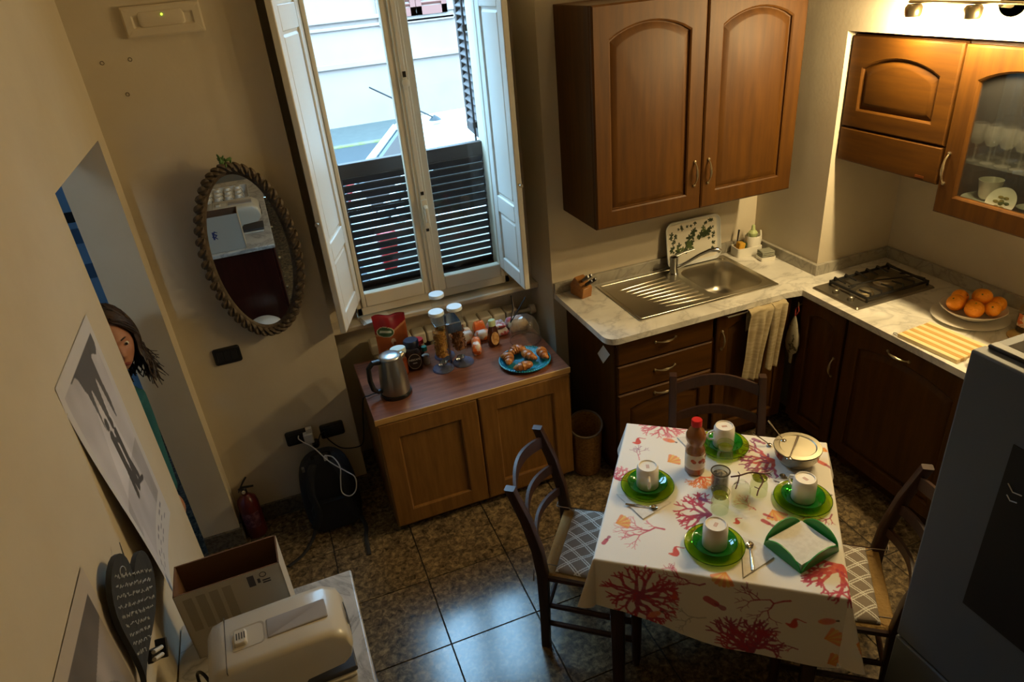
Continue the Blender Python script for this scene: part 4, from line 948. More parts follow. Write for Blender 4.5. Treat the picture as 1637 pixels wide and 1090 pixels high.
# papers on the sill
pp = thing('leaflets', 'white folded leaflets lying on the window sill', 'leaflet', (.355, .235, .8655), R_(6))
m = MB(); 
for k in range(4): m.box(-.075+.004*k, .075-.003*k, -.055, .04, .001+.0025*k, .003+.0025*k, M=Matrix.Rotation(R_(2*k), 4, 'Z'))
m.build('sheets', P('leaflet_paper', 'd6d2c8', .7), pp)
# wicker waste basket
bk = thing('waste_basket', 'woven wicker waste basket beside the drawer cabinet', 'basket', (1.243, -.385, 0))
n, m_ = 72, 40
X = np.zeros((n, m_, 3))
for i in range(n):
    a = 2*math.pi*i/n
    for j in range(m_):
        v_ = j/(m_-1); r = .070+.016*v_+.0022*math.sin(i*math.pi/2*1.0)*(1 if j % 2 else -1)
        zt = .285 + .025*math.cos(a-1.2)
        X[i, j] = (r*math.cos(a), r*math.sin(a), .004+v_*zt)
M_WICK = P('wicker', 'a8793c', .7, noise=(70, '7a5424', (1, 1, 2), .35, .65), bump=(160, .5))
o = gridmesh('weave', X, M_WICK, bk, closed_u=True); d = o.modifiers.new('s', 'SOLIDIFY'); d.thickness = .005
MB().lathe([(.0001, .002), (.070, .002), (.070, .008), (.0001, .008)], 28).build('bottom', M_WICK, bk)
MB().tube([(.0865*math.cos(2*math.pi*k/48), .0865*math.sin(2*math.pi*k/48), .289+.025*math.cos(2*math.pi*k/48-1.2)) for k in range(48)], .006, 8, closed=True).build('rim', P('grey_willow', '6a5c4c', .7), bk)
# ------------------------------------------------------------------ mirror wall
cx, cz, ea, eb = -.132, 1.432, .158, .350
mr = thing('oval_mirror', 'oval wall mirror in a carved dark leaf frame', 'mirror', (cx, -.035, cz-.38)); mr.rotation_euler = (R_(3.0), 0, 0)
M_CARV = P('carved_dark_wood', '5b4c3a', .6, noise=(40, '3a2f22', (1, 1, 1), .35, .65), bump=(60, .4))
el = lambda s_, a: (s_[0]*math.cos(a), s_[1]*math.sin(a)+.38)
N_ = 72
MB().loft([[(el((ea, eb), 2*math.pi*k/N_)[0], -.006, el((ea, eb), 2*math.pi*k/N_)[1]) for k in range(N_)], [(el((ea, eb), 2*math.pi*k/N_)[0], .010, el((ea, eb), 2*math.pi*k/N_)[1]) for k in range(N_)]], True, True).build('mirror_glass', P('silvered_glass', 'd8dcd8', .01, 1.0), mr, smooth=20)
rings = []
for ins, y in ((-.004, .012), (-.004, -.004), (-.002, -.010), (.008, -.014), (.020, -.020), (.030, -.016), (.036, .004), (.034, .016)):
    rings.append([(el((ea+ins, eb+ins), 2*math.pi*k/N_)[0], y, el((ea+ins, eb+ins), 2*math.pi*k/N_)[1]) for k in range(N_)])
MB().loft(rings).build('frame', M_CARV, mr, smooth=60)
lf = None
per = 46
for k in range(per):
    a = 2*math.pi*k/per; x, z = el((ea+.024, eb+.024), a)
    dirx, dirz = math.cos(a)/(ea), math.sin(a)/(eb); rot = math.atan2(dirz, dirx)
    if lf is None:
        m = MB(); rs = []
        for q in range(8):
            t = q/7; wdt = .020*math.sin(math.pi*(t*.86+.07))**.7; xx = -.016+.044*t
            rs.append([(xx, -.014-.010*math.sin(math.pi*t)+.003*0, -wdt), (xx, -.020-.010*math.sin(math.pi*t), -wdt*.45), (xx, -.013-.010*math.sin(math.pi*t), 0), (xx, -.020-.010*math.sin(math.pi*t), wdt*.45), (xx, -.014-.010*math.sin(math.pi*t), wdt), (xx, .004, 0)])
        m.loft(rs, True, True)
        lf = m.build('carved_leaf', M_CARV, mr, smooth=50, loc=(x, 0, z), rot=(0, -(rot+.85), 0))
    else: copy_part(lf, mr, (x, 0, z), (0, -(rot+.85), 0))
gb = thing('green_bow', 'small green foliage sprig on top of the mirror', 'decoration', (cx, -.084, cz+.392))
m = MB(); rs = np.random.RandomState(2)
for k in range(16):
    a = rs.uniform(0, 6.28); q = rs.uniform(.008, .028)
    m.ell((0, 0, 0), (.014, .004, .007), 8, 5, M=T(q*math.cos(a)*1.1, rs.uniform(-.01, .004), .012+q*math.sin(a), rs.uniform(0, 3), rs.uniform(0, 3), a))
m.tube([(0, .012, -.03), (.003, 0, -.01), (0, 0, .02)], .003, 6)
m.build('leaves', P('dark_green_leaf', '2f5a2c', .5, noise=(30, '5a7a3a', (1, 1, 1), .4, .6)), gb)
# light switch, sockets
def wallplate(name, label, cat, c, wd, h, mods):
    t = thing(name, label, cat, (c[0], 0, c[1]))
    MB().loft([[(x, y_, z) for x, z in rrect(-wd/2+i, wd/2-i, -h/2+i, h/2-i, .012)] for i, y_ in ((0, 0), (0, -.006), (.003, -.009))], True, True).build('plate', M_BLK, t, smooth=40)
    for k in range(mods):
        w1 = (wd-.03)/mods
        MB().box(-wd/2+.015+k*w1+.001, -wd/2+.015+(k+1)*w1-.001, -.0115, -.008, -h/2+.018, h/2-.018).build('module', P('dark_switch', '202022', .3), t, bevel=.0015)
    return t
wallplate('light_switch', 'black rectangular switch plate below the mirror', 'switch', (-.356, .966), .118, .082, 3)
wallplate('wall_socket', 'black wall socket with a white charger plugged in', 'socket', (-.160, .437), .118, .082, 3)
wallplate('wall_socket', 'black wall socket beside the window niche edge', 'socket', (.008, .427), .118, .082, 3)
chg = thing('phone_charger', 'white plug-in charger block in the wall socket', 'charger', (-.112, -.012, .440))
MB().box(-.022, .024, -.035, 0, -.035, .022).build('block', P('white_plastic', 'd8dadc', .35), chg, bevel=.005)
MB().box(-.004, .026, -.028, -.005, .0225, .05).build('adapter', P('white_plastic', 'd8dadc', .35), chg, bevel=.003)
bpl = thing('black_plug', 'round black plug in the socket below the charger', 'plug', (-.085, -.0125, .388))
MB().lathe([(.0001, 0), (.019, 0), (.019, .028), (.013, .038), (.0001, .038)], 18, M=Matrix.Rotation(R_(90), 4, 'X')).build('plug', M_BLK, bpl)
tag(MB().tube(smooth_path([(-.085, -.048, .392), (-.07, -.06, .42), (-.05, -.05, .45), (-.025, -.03, .445)]), .003, 7).build('plug_cord', M_BLK), 'short black cord between the two wall sockets', 'cord')
wpts = [(-.155, -.022, .455), (-.158, -.04, .450), (-.14, -.08, .450), (-.095, -.16, .452), (-.045, -.250, .42), (.02, -.300, .37), (.055, -.314, .33), (.045, -.318, .26), (.01, -.318, .235), (-.02, -.318, .27), (-.012, -.312, .34), (.0, -.290, .395), (-.02, -.24, .425), (-.055, -.205, .425)]
tag(MB().tube(smooth_path(wpts), .0028, 7).build('charging_cable', P('white_cable', 'd0d2d4', .4)), 'thin white charging cable looped over the backpack', 'cable')
# fuse box and dowel holes
fx = thing('fuse_box', 'cream flush fuse box cover with a small green light', 'fuse box', (-.208, 0, 2.35))
MB().loft([[(x, y_, z) for x, z in rrect(-.135+i, .135-i, -.052+i, .052-i, .004)] for i, y_ in ((0, 0), (0, -.014), (.006, -.018), (.03, -.018), (.036, -.013))], True, True).build('cover', M_WALL, fx, smooth=30)
MB().loft([[(x, y_, z) for x, z in rrect(-.085+i, .075-i, -.022+i, .034-i, .012)] for i, y_ in ((0, -.0125), (.004, -.020), (.012, -.022))], True, True).build('flap', M_WALL, fx, smooth=40)
MB().lathe([(.0001, -.003), (.0035, -.002), (.0035, .002), (.0001, .002)], 10, M=T(.0, -.0225, .018, rx=R_(90))).build('indicator_light', P('green_led', '80ff20', .4, emit=((.55, 1, .05), 6)), fx)
for k, (x, z) in enumerate(((-.455, 2.229), (-.36, 2.23), (-.406, 2.113))):
    tag(MB().lathe([(.0001, -.002), (.0045, -.002), (.006, .0012), (.0072, .0012), (.0075, -.003)], 12, M=T(x, 0, z, rx=R_(90))).build('wall_plug', P('brown_wall_plug', '4a3626', .8)), ('brown wall plug in the plaster nearest the wall corner', 'brown wall plug in the plaster just below the fuse box', 'lowest of three brown wall plugs below the fuse box')[k], 'wall plug', 'empty wall plugs under the fuse box')
# fire extinguisher
fe = thing('fire_extinguisher', 'small dark red fire extinguisher on the floor by the doorway', 'fire extinguisher', (-.468, -.085, 0))
M_FE = P('extinguisher_red', '641818', .3, coat=.4)
MB().lathe([(.0001, .0), (.046, 0), (.050, .008), (.050, .19), (.044, .222), (.022, .245), (.016, .25), (.016, .262), (.0001, .263)], 28).build('cylinder', M_FE, fe, smooth=50)
MB().loft([[(.0505*math.cos(R_(a)), .0505*math.sin(R_(a)), z) for a in range(210, 321, 10)] for z in (.07, .16)], closed=False).build('label', P('ext_label', '5a2a3a', .5, noise=(40, '8a5a60', (1, 1, 1), .45, .6)), fe)
MB().lathe([(.015, .262), (.015, .285), (.010, .29), (.0001, .29)], 14).build('valve', M_BLK, fe)
MB().lathe([(.0001, 0), (.009, 0), (.009, .006), (.0001, .007)], 12, M=T(0, -.015, .275, rx=R_(90))).build('gauge', P('gauge_face', 'c8c0b0', .4), fe)
MB().tube([(-.022, -.0, .285), (.0, 0, .292), (.05, -.004, .288)], [.006, .008, .006], 8, flat=.7).tube([(-.025, 0, .270), (-.012, 0, .292), (.010, 0, .325), (.028, 0, .345)], [.004, .006, .007, .006], 8, flat=.7).build('lever', M_BLK, fe)
# backpack
bpk = thing('backpack', 'dark navy backpack leaning on the wall below the sockets', 'backpack', (-.075, -.155, 0))
M_BP = P('navy_nylon', '1b1d24', .75, bump=(160, .25)); M_ST = P('strap_webbing', '24262c', .8, bump=(200, .3))
rings = []
for z, hw, dp, yo in ((0.0, .10, .05, 0), (.012, .130, .075, 0), (.08, .142, .085, 0), (.20, .140, .082, .006), (.30, .128, .072, .018), (.36, .105, .058, .028), (.395, .06, .035, .035), (.405, .01, .01, .038)):
    rings.append([(x, y+yo, z) for x, y in rrect(-hw, hw, -dp, dp, min(hw, dp)*.75, 5)])
MB().loft(rings, True, True).build('body', M_BP, bpk, smooth=60, sub=1)
MB().loft([[(x, y-.085+.004*0, z) for x, y in rrect(-hw, hw, -.022, .022, .02, 4)] for z, hw in ((.02, .09), (.03, .105), (.15, .108), (.19, .09))], True, True).build('back_pad', M_BP, bpk, smooth=60)
for sg in (-1, 1):
    MB().tube(smooth_path([(sg*.045, -.045, .385), (sg*.065, -.085, .36), (sg*.085, -.112, .27), (sg*.075, -.118, .17), (sg*.095, -.110, .09), (sg*.115, -.092, .045)]), .020, 8, flat=.35).build('shoulder_strap', M_ST, bpk)
MB().tube(smooth_path([(.112, -.092, .045), (.125, -.15, .012), (.112, -.22, .006), (.105, -.345, .006)]), .010, 6, flat=.3).build('loose_strap', M_ST, bpk)
MB().tube(smooth_path([(-.112, -.092, .045), (-.14, -.13, .012), (-.19, -.20, .006), (-.265, -.250, .006)]), .010, 6, flat=.3).build('loose_strap', M_ST, bpk)
MB().tube(smooth_path([(-.04, -.01, .395), (-.035, -.02, .425), (.035, -.02, .425), (.04, -.01, .395)]), .008, 8, flat=.5).build('grab_handle', M_ST, bpk)
MB().box(-.10, -.088, -.055, -.035, .365, .385).build('zip_tab', P('zip_grey', '6a6a6c', .4), bpk)
pwb = thing('cable_plug', 'white cable plug lying on top of the backpack', 'cable plug', (-.055, -.205, .395))
MB().box(-.009, .009, -.006, .006, 0, .026).build('plug', P('white_plastic', 'd8dadc', .35), pwb, bevel=.003)
# ------------------------------------------------------------------ left wall: posters and slate
def poster(name, label, y0, y1, z0, z1, painter, curl, seed):
    t = thing(name, label, 'poster', (XL, y1, z0))
    n1, n2 = 150, 240
    a, b = np.meshgrid(np.linspace(0, 1, n1), np.linspace(0, 1, n2), indexing='ij')   # a: 0 near .. 1 far ; b: 0 bottom .. 1 top
    off = .003+curl*(1-a)**3*(np.clip(.9-b, 0, 1))+.004*np.sin(b*6)*(1-a)
    X = np.stack([off, (a-1)*(y1-y0), b*(z1-z0)], -1)
    o = gridmesh('sheet', X, P('poster_print', 'ffffff', .55, attr='print'), t)
    paint(o, painter(a.ravel(), b.ravel())); return t
def noise2(a, b, seed, f):
    rs = np.random.RandomState(seed); r = np.zeros_like(a)
    for k in range(14):
        th = rs.uniform(0, 6.28); fr_ = f*rs.uniform(.4, 2.2); r += np.sin(fr_*(a*math.cos(th)+b*math.sin(th))*6.28+rs.uniform(0, 6.28))/(.6+fr_/f)
    return r/6
def seg_d(a, b, p, q, asp):
    ax, by = (a-p[0]), (b-p[1])*asp; dx, dy = q[0]-p[0], (q[1]-p[1])*asp
    t = np.clip((ax*dx+by*dy)/(dx*dx+dy*dy+1e-9), 0, 1); return np.hypot(ax-t*dx, by-t*dy)
def poster1(a, b):
    asp = 1.68; n = noise2(a, b, 1, 3)
    img = .60+.12*n-.22*np.abs(b-.5)
    img = np.where(b < .45, .42+.10*n-.2*(.45-b), img)
    pth = np.abs(a-(.52-.25*(.7-b)))
    img = np.where((pth < .10+.5*(.75-b)) & (b < .75), img+.12, img)
    img = np.where(b+.10*n > .83+.25*np.abs(a-.6), .09+.03*n, img)          # dark foliage hanging in
    img = np.where((np.abs(a-.60) < .16+.04*n) & (b > .72+.10*np.sin(a*40)), .10, img)
    for p, q, r in (((.50, .62), (.50, .50), .040), ((.50, .50), (.46, .36), .034), ((.50, .50), (.55, .36), .032), ((.50, .665), (.50, .68), .032), ((.60, .60), (.60, .48), .036), ((.60, .48), (.57, .36), .030), ((.60, .48), (.65, .37), .028), ((.595, .64), (.595, .655), .030), ((.52, .60), (.60, .56), .018), ((.60, .36), (.72, .33), .02)):
        img = np.where(seg_d(a, b, p, q, asp) < r, .07, img)
    for k in range(5): img = np.where((np.abs(a-(.06+.03*k)) < .012) & (b > .10) & (b < .32), .62, img)
    col = np.stack([img*1.02, img*.98, img*1.04], 1)
    m = (a < .07) | (a > .93) | (b > .94) | (b < .16); col[m] = (.62, .60, .60)
    for k in range(9):
        for r_ in range(3):
            w_ = (np.abs(a-(.12+.09*k)) < .030) & (np.abs(b-(.125-.03*r_)) < .005); col[w_ & ((k+r_) % 3 != 0)] = (.16, .16, .2)
    return np.clip(col, 0.02, 1)
def poster2(a, b):
    n = noise2(a, b, 9, 3); img = .30+.14*n
    img = np.where(b > .72+.2*np.abs(a-.5), .12+.05*n, img); img = np.where(((a-.5)**2/.10+(b-.45)**2/.06) < 1, .16+.08*n, img)
    col = np.stack([img*1.08, img*.97, img*.95], 1); m = (a < .08) | (a > .92) | (b > .92) | (b < .08); col[m] = (.50, .44, .38)
    return np.clip(col, .02, 1)
poster('photo_poster', 'black and white poster of a couple walking, curling off the wall', -1.52, -1.105, 1.0, 1.70, poster1, .05, 1)
poster('portrait_poster', 'lower sepia photo poster partly behind the slate heart', -2.20, -1.80, .862, 1.435, poster2, .01, 2)
# slate heart
sl = thing('slate_heart', 'heart shaped slate board with chalk writing hung on the wall', 'slate board', (XL+.004, -1.735, 1.065), 0)
hp_ = []
for k in range(48):
    t = 2*math.pi*k/48; x = 16*math.sin(t)**3; y = 13*math.cos(t)-5*math.cos(2*t)-2*math.cos(3*t)-math.cos(4*t)
    hp_.append((x/34*.27, (y+17)/29.5*.29))
sa = R_(6)
# heart plane: local u runs along +y turned slightly out from the wall, v is up; it hangs tilted with its tip towards the near end
Ms = Matrix.Translation((.024, 0, .150)) @ Matrix.Rotation(R_(90)-sa, 4, 'Z') @ Matrix.Rotation(R_(90), 4, 'X') @ Matrix.Rotation(R_(-41), 4, 'Z') @ Matrix.Translation((0, -.15, 0))
MB().prism(hp_, -.006, .006, M=Ms).build('slate', P('slate', '2b2d30', .75, bump=(40, .3)), sl, bevel=.002, smooth=30)
ch = MB(); rs = np.random.RandomState(4); M_CHK = P('chalk', 'b8bcc0', .9)
for row in range(9):
    v_ = .235-.021*row; lim = .105*(1-max(0, (row-3))/7.5)
    x = -lim
    while x < lim-.012:
        wl_ = rs.uniform(.010, .026); pts = []
        for k in range(8): pts.append((x+wl_*k/7, v_+rs.uniform(-.0045, .0055), .0066))
        ch.tube(pts, .0008, 4, M=Ms); x += wl_+.007
ch.tube([(.016*math.cos(k*.5)-.06, .245+.011*math.sin(k*.5), .0066) for k in range(13)], .001, 4, M=Ms)
ch.build('chalk_writing', M_CHK, sl)['kind'] = 'stuff'
MB().box(.03, .085, .0, .03, -.006, .006, M=Ms @ T(.02, .03, .0)).box(.085, .093, .0, .045, -.006, .02, M=Ms @ T(.02, .03, .0)).build('chalk_holder', P('black_holder', '18181a', .5), sl, bevel=.002)
for k in range(2): MB().tube([(.045, .038+.016*k, .011), (.095, .040+.016*k, .012)], .005, 8, M=Ms).build('chalk_stick', P('chalk_stick', 'c8c4bc', .8), sl)
MB().tube([(.0, .245, -.004), (.01, .31, -.02), (.0, .245, -.004)], .0025, 6, M=Ms).build('hanging_cord', M_BLK, sl)
# ------------------------------------------------------------------ dresser with coffee machine
DX1, DY1, DZ = -.045, -1.437, .85
dr_ = thing('dresser', 'dark mahogany dresser with grey veined marble top', 'dresser', (XL+.004, -2.75, 0))
dm_ = Matrix.Translation((-XL-.004, 2.75, 0))
M_MAH = wood('mahogany', '3d1710', '2a0e0a', 3, (12, 12, 1), .3, .3)
MB().box(XL+.01, DX1-.025, -2.72, DY1-.022, .06, DZ-.025, M=dm_).build('carcass', M_MAH, dr_, bevel=.003)
for y in (-2.70, DY1-.06):
    for x in (XL+.04, DX1-.07): MB().lathe([(.018, 0), (.024, .03), (.02, .06)], 12, c=(x+.01, y+.0, 0), M=dm_, cap0=True, cap1=True).build('foot', M_MAH, dr_)
for k in range(3):
    z0 = .09+k*.245
    dw = MB().box(DX1-.026, DX1-.008, -2.68, DY1-.06, z0, z0+.225, M=dm_).build('drawer', M_MAH, dr_, bevel=.004)
    MB().lathe([(.0001, 0), (.014, .004), (.010, .018), (.0001, .024)], 12, M=dm_ @ T(DX1-.008, -2.1, z0+.11, ry=R_(90))).build('knob', M_BRASS, dw)
MB().box(XL+.004, DX1, -2.75, DY1, DZ-.026, DZ, M=dm_).build('marble_top', marble('dresser_marble', 'c9c6c0', '6d6a68', 4), dr_, bevel=.005, seg=3)
# cardboard box
bx = thing('cardboard_box', 'open white cardboard box with printed sides on the dresser', 'box', (-.345, -1.52, DZ), R_(1))
BXW, BXD, BXH, bt = .265, .115, .235, .004
M_CARD = P('brown_cardboard', '6b4a30', .85); M_CW = P('white_board', 'b9b3a8', .7)
mk = MB()
for x0, x1, y0, y1 in ((-BXW/2, BXW/2, -BXD/2, -BXD/2+bt), (-BXW/2, BXW/2, BXD/2-bt, BXD/2), (-BXW/2, -BXW/2+bt, -BXD/2, BXD/2), (BXW/2-bt, BXW/2, -BXD/2, BXD/2)):
    mk.box(x0, x1, y0, y1, 0, BXH)
mk.box(-BXW/2, BXW/2, -BXD/2, BXD/2, 0, bt)
ob = mk.build('carton', [M_CW, M_CARD], bx, smooth=0)
for p_ in ob.data.polygons:
    c_ = p_.center; n_ = p_.normal
    outside = abs(c_.x) > BXW/2-.001 or abs(c_.y) > BXD/2-.001
    p_.material_index = 0 if outside else 1
M_PR = P('grey_box_print', '9f988a', .8); M_PB = P('blue_box_logo', '23306a', .6)
pr = MB()
for k in range(4):
    pr.box(-.115+.032*k, -.115+.032*k+.022, -BXD/2-.0006, -BXD/2-.0001, .10, .215)
pr.build('side_print', M_PR, bx)
pr = MB()
pr.lathe([(.007, .0), (.009, .0), (.009, .0006), (.007, .0006)], 16, M=T(.085, -BXD/2-.0001, .215, rx=R_(90)))
pr.box(.045, .062, -BXD/2-.0006, -BXD/2-.0001, .185, .222); pr.box(.068, .075, -BXD/2-.0006, -BXD/2-.0001, .19, .205); pr.box(.08, .10, -BXD/2-.0006, -BXD/2-.0001, .193, .197); pr.box(.08, .10, -BXD/2-.0006, -BXD/2-.0001, .185, .189)
pr.build('box_symbols', P('dark_box_print', '4a4850', .8), bx)
lg = MB(); lm = T(-.02, BXD/2+.0003, .115, rx=R_(90), rz=R_(180))
lg.tube([(-.012, .018, 0), (.004, .026, 0), (.012, .012, 0), (-.004, .002, 0), (.008, -.010, 0), (-.006, -.024, 0)], [.002, .005, .006, .006, .005, .002], 6, flat=.1, M=lm)
lg.tube([(.010, .004, 0), (.020, -.006, 0), (.014, -.02, 0)], [.004, .005, .001], 6, flat=.1, M=lm)
lg.build('bird_logo', M_PB, bx)
MB().box(-.040, -.030, BXD/2+.0001, BXD/2+.0006, .09, .14).build('logo_text_line', M_PB, bx)
# coffee machine
cm = thing('coffee_machine', 'white capsule coffee machine with grey top strip on the dresser', 'coffee machine', (-.243, -1.745, DZ), R_(2))
M_CM = P('ivory_plastic', 'cbc4b4', .32, coat=.2); M_CMG = P('grey_panel', 'a09c9a', .35)
H_ = .195
prof = [(-.165, .02), (-.160, 0), (.02, 0), (.03, .06), (.045, .080), (.14, .088), (.160, .105), (.168, .135), (.158, .170), (.125, H_-.002), (.05, H_), (-.12, H_), (-.150, H_-.008), (-.165, H_-.030)]
rings = []
for yv, sx, dz in ((-.088, .955, -.012), (-.082, .985, -.004), (-.065, 1, 0), (.065, 1, 0), (.082, .985, -.004), (.088, .955, -.012)):
    rings.append([(x*sx, yv, max(0, z+dz*(z/H_))) for x, z in prof])
MB().loft(rings, True, True).build('body', M_CM, cm, smooth=40)
MB().loft([[(x, y, z) for x, y in rrect(-.02+i, .125-i, -.030+i, .030-i, .004)] for i, z in ((0, H_-.004), (0, H_+.0015), (.002, H_+.003))], True, True).build('top_strip', M_CMG, cm, smooth=30)
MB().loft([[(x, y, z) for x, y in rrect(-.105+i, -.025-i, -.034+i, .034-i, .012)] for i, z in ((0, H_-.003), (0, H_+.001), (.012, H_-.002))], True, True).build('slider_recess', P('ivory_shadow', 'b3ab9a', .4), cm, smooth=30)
MB().loft([[(x, y, z) for x, y in rrect(-.098+i, -.066-i, -.024+i, .024-i, .006)] for i, z in ((0, H_-.002), (.002, H_+.008), (.004, H_+.010))], True, True).build('slider', M_CM, cm, smooth=30)
gl = MB()
for k in range(4): gl.box(-.09+.006*k, -.0875+.006*k, -.010, .010, H_+.0095, H_+.0106)
gl.build('grip_lines', P('grip_dark', '3a3630', .6), cm)
MB().box(-.118, -.1165, -.086, .086, H_-.02, H_+.0006).build('lid_seam', P('seam_dark', '4a443c', .7), cm)
MB().box(.02, .16, -.062, .062, .008, .024).build('drip_tray', P('drip_dark', '3a3a3e', .4), cm, bevel=.004)
MB().box(-.1, .155, -.07, .07, 0, .010).build('foot_plate', M_CM, cm, bevel=.003)
MB().tube([(.06, 0, .085), (.06, 0, .06)], [.02, .012], 14).build('coffee_spout', P('drip_dark', '3a3a3e', .4), cm)
gv = MB()
for k in range(12): gv.tube([(.166, -.03, .100+.0055*k), (.1685, 0, .100+.0055*k), (.166, .03, .100+.0055*k)], .0012, 4)
gv.build('vent_lines', P('vent_dark', '2a2a30', .5), cm)
tag(MB().tube(smooth_path([(-.416, -1.76, .90), (-.435, -1.73, .95), (-.458, -1.70, .93), (-.465, -1.71, .88), (-.478, -1.80, .8548), (-.49, -1.95, .8548)]), .004, 8).build('machine_cord', M_BLK), 'black coffee machine cord lying on the marble', 'cord')
# seen only in the mirror: tray of cups on a carton, round white bin
ct = thing('white_carton', 'white carton on the dresser carrying the cup tray', 'box', (-.30, -2.10, DZ))
MB().box(-.16, .16, -.13, .13, 0, .09).build('carton', P('white_board', 'b9b3a8', .7), ct, bevel=.004)
ty = thing('cup_tray', 'white tray full of upside-down espresso cups', 'tray', (-.30, -2.10, DZ+.0905))
MB().loft([[(x, y, z) for x, y in rrect(-.17*s_, .17*s_, -.135*s_, .135*s_, .02)] for s_, z in ((.92, 0), (1, .05), (.98, .05), (.91, .006))], True, True).build('tray', P('white_tray', 'd0ccc4', .4), ty, smooth=40)
ec_ = None
for k in range(12):
    x, y = -.30-.102+.068*(k % 4), -2.10-.08+.08*(k//4); lab = 'white espresso cup upside down on the white tray'
    if ec_ is None:
        ec_ = thing('espresso_cup', lab, 'cup', (x, y, DZ+.097), .8, 'espresso cups on the tray')
        MB().lathe([(.030, 0), (.031, .002), (.028, .03), (.020, .050), (.018, .055), (.0001, .055)], 22).build('cup', M_PW, ec_, smooth=50)
        MB().tube([(.029, 0, .012), (.045, 0, .018), (.043, 0, .036), (.024, 0, .042)], .0035, 6).build('handle', M_PW, ec_)
    else: dup(ec_, (x, y, DZ+.097), .8, lab)
wbn = thing('white_bin', 'round white bin with domed lid in front of the dresser end', 'bin', (-.235, -1.31, 0))
MB().lathe([(.0001, 0), (.085, 0), (.088, .01), (.105, .36), (.0001, .361)], 32).build('bin', P('white_bin', 'd8dadc', .4), wbn)
MB().lathe([(.108, .358), (.108, .37), (.08, .392), (.0001, .402)], 32).build('lid', P('white_bin', 'd8dadc', .4), wbn, smooth=60)
# ------------------------------------------------------------------ the person in the doorway
hc_ = PZ(175, 548, 1.385)
per_ = thing('person', 'person with wavy dark brown hair and teal top peeking round the doorway', 'person', (hc_.x-.03, hc_.y-.0, 0))
M_SKIN = P('skin', 'b98468', .5, sub=.15, noise=(12, 'a87258', (1, 1, 1), .4, .7)); M_HAIR = P('dark_brown_hair', '21150e', .5, noise=(30, '38231a', (1, 1, .2), .35, .65)); M_TEAL = P('teal_knit', '1f5f6a', .85, bump=(150, .4))
def skinmesh(name, verts, edges, radii, mat, parent, root=0, lv=2):
    me = bpy.data.meshes.new(name); me.from_pydata(verts, edges, []); o = bpy.data.objects.new(name, me); COL.objects.link(o); o.parent = parent; me.materials.append(mat)
    m = o.modifiers.new('skin', 'SKIN'); m.use_smooth_shade = True
    for i, r in enumerate(radii):
        sv = me.skin_vertices[0].data[i]; sv.radius = (r, r) if not isinstance(r, tuple) else r; sv.use_root = (i == root)
    s = o.modifiers.new('sub', 'SUBSURF'); s.levels = lv; s.render_levels = lv
    dg = bpy.context.evaluated_depsgraph_get(); me2 = bpy.data.meshes.new_from_object(o.evaluated_get(dg)); me2.name = name; me2.materials.clear(); me2.materials.append(mat)
    o.modifiers.clear(); o.data = me2; return o
# local frame: head centre at (.03,0,1.385); she faces the camera side (-y, +x)
fd = Vector((.45, -.89, 0)).normalized(); rt = Vector((fd.y, -fd.x, 0))     # rt: her left/right axis in plan
def L3(r, f, z): v = rt*r+fd*f; return (v.x, v.y, z)
hx = Vector((.03, 0, 0))
V = [L3(0, -.0, .78), L3(0, 0, .98), L3(0, .01, 1.12), L3(0, 0, 1.215), L3(0, .0, 1.27),
     L3(.13, 0, 1.17), L3(.150, .0, 1.00), L3(.13, .08, .80), L3(-.13, 0, 1.17), L3(-.150, 0, 1.00), L3(-.13, .08, .80),
     L3(.075, 0, .74), L3(.08, .0, .42), L3(.08, -.01, .07), L3(-.075, 0, .74), L3(-.08, .0, .42), L3(-.08, -.01, .07), L3(.08, .10, .035), L3(-.08, .10, .035)]
E_ = [(0, 1), (1, 2), (2, 3), (3, 4), (3, 5), (5, 6), (6, 7), (3, 8), (8, 9), (9, 10), (0, 11), (11, 12), (12, 13), (0, 14), (14, 15), (15, 16), (13, 17), (16, 18)]
rd = [.125, .105, .115, .075, .045, .052, .040, .030, .052, .040, .030, .08, .055, .042, .08, .055, .042, .032, .032]
V = [tuple(Vector(v)+Vector((-.085, -.130, 0))*min(1, max(0, (1.30-v[2])/.16))) for v in V]
body = skinmesh('body', V, E_, rd, [M_TEAL][0], per_)
body.data.materials.append(P('dark_trousers', '20242c', .85)); body.data.materials.append(M_SKIN)
for p_ in body.data.polygons: p_.material_index = 1 if p_.center.z < .76 and abs(p_.center.x) < .16 else (2 if p_.center.z > 1.245 else 0)
# head: one sculpted surface
n, m_ = 64, 48; X = np.zeros((n, m_, 3)); HB = .082; 
for i in range(n):
    th = 2*math.pi*i/n
    for j in range(m_):
        ph = math.pi*(j+.001)/(m_-1+.002); s_, c_ = math.sin(ph), math.cos(ph)
        r, f_, z = .073*s_*math.cos(th), .092*s_*math.sin(th), .112*c_
        front = max(0, math.sin(th))**1.5
        r *= (1-.22*max(0, -c_)**1.2)                              # narrower jaw
        f_ += .012*front*max(0, -c_)*s_                              # chin
        f_ += .026*math.exp(-((r/.013)**2))*math.exp(-((z+.018)/.020)**2)*front      # nose
        f_ += .008*math.exp(-((r/.020)**2))*math.exp(-((z+.055)/.008)**2)*front      # lips
        for sg in (-1, 1): f_ -= .012*math.exp(-(((r-sg*.030)/.015)**2))*math.exp(-((z-.008)/.012)**2)*front   # eye sockets
        f_ += .006*math.exp(-((z-.030)/.010)**2)*front*math.exp(-((r/.05)**2))        # brow
        X[i, j] = np.array(L3(r, f_, z))+np.array((.03, 0, 1.385))
hd_o = gridmesh('head', X, M_SKIN, per_, closed_u=True)
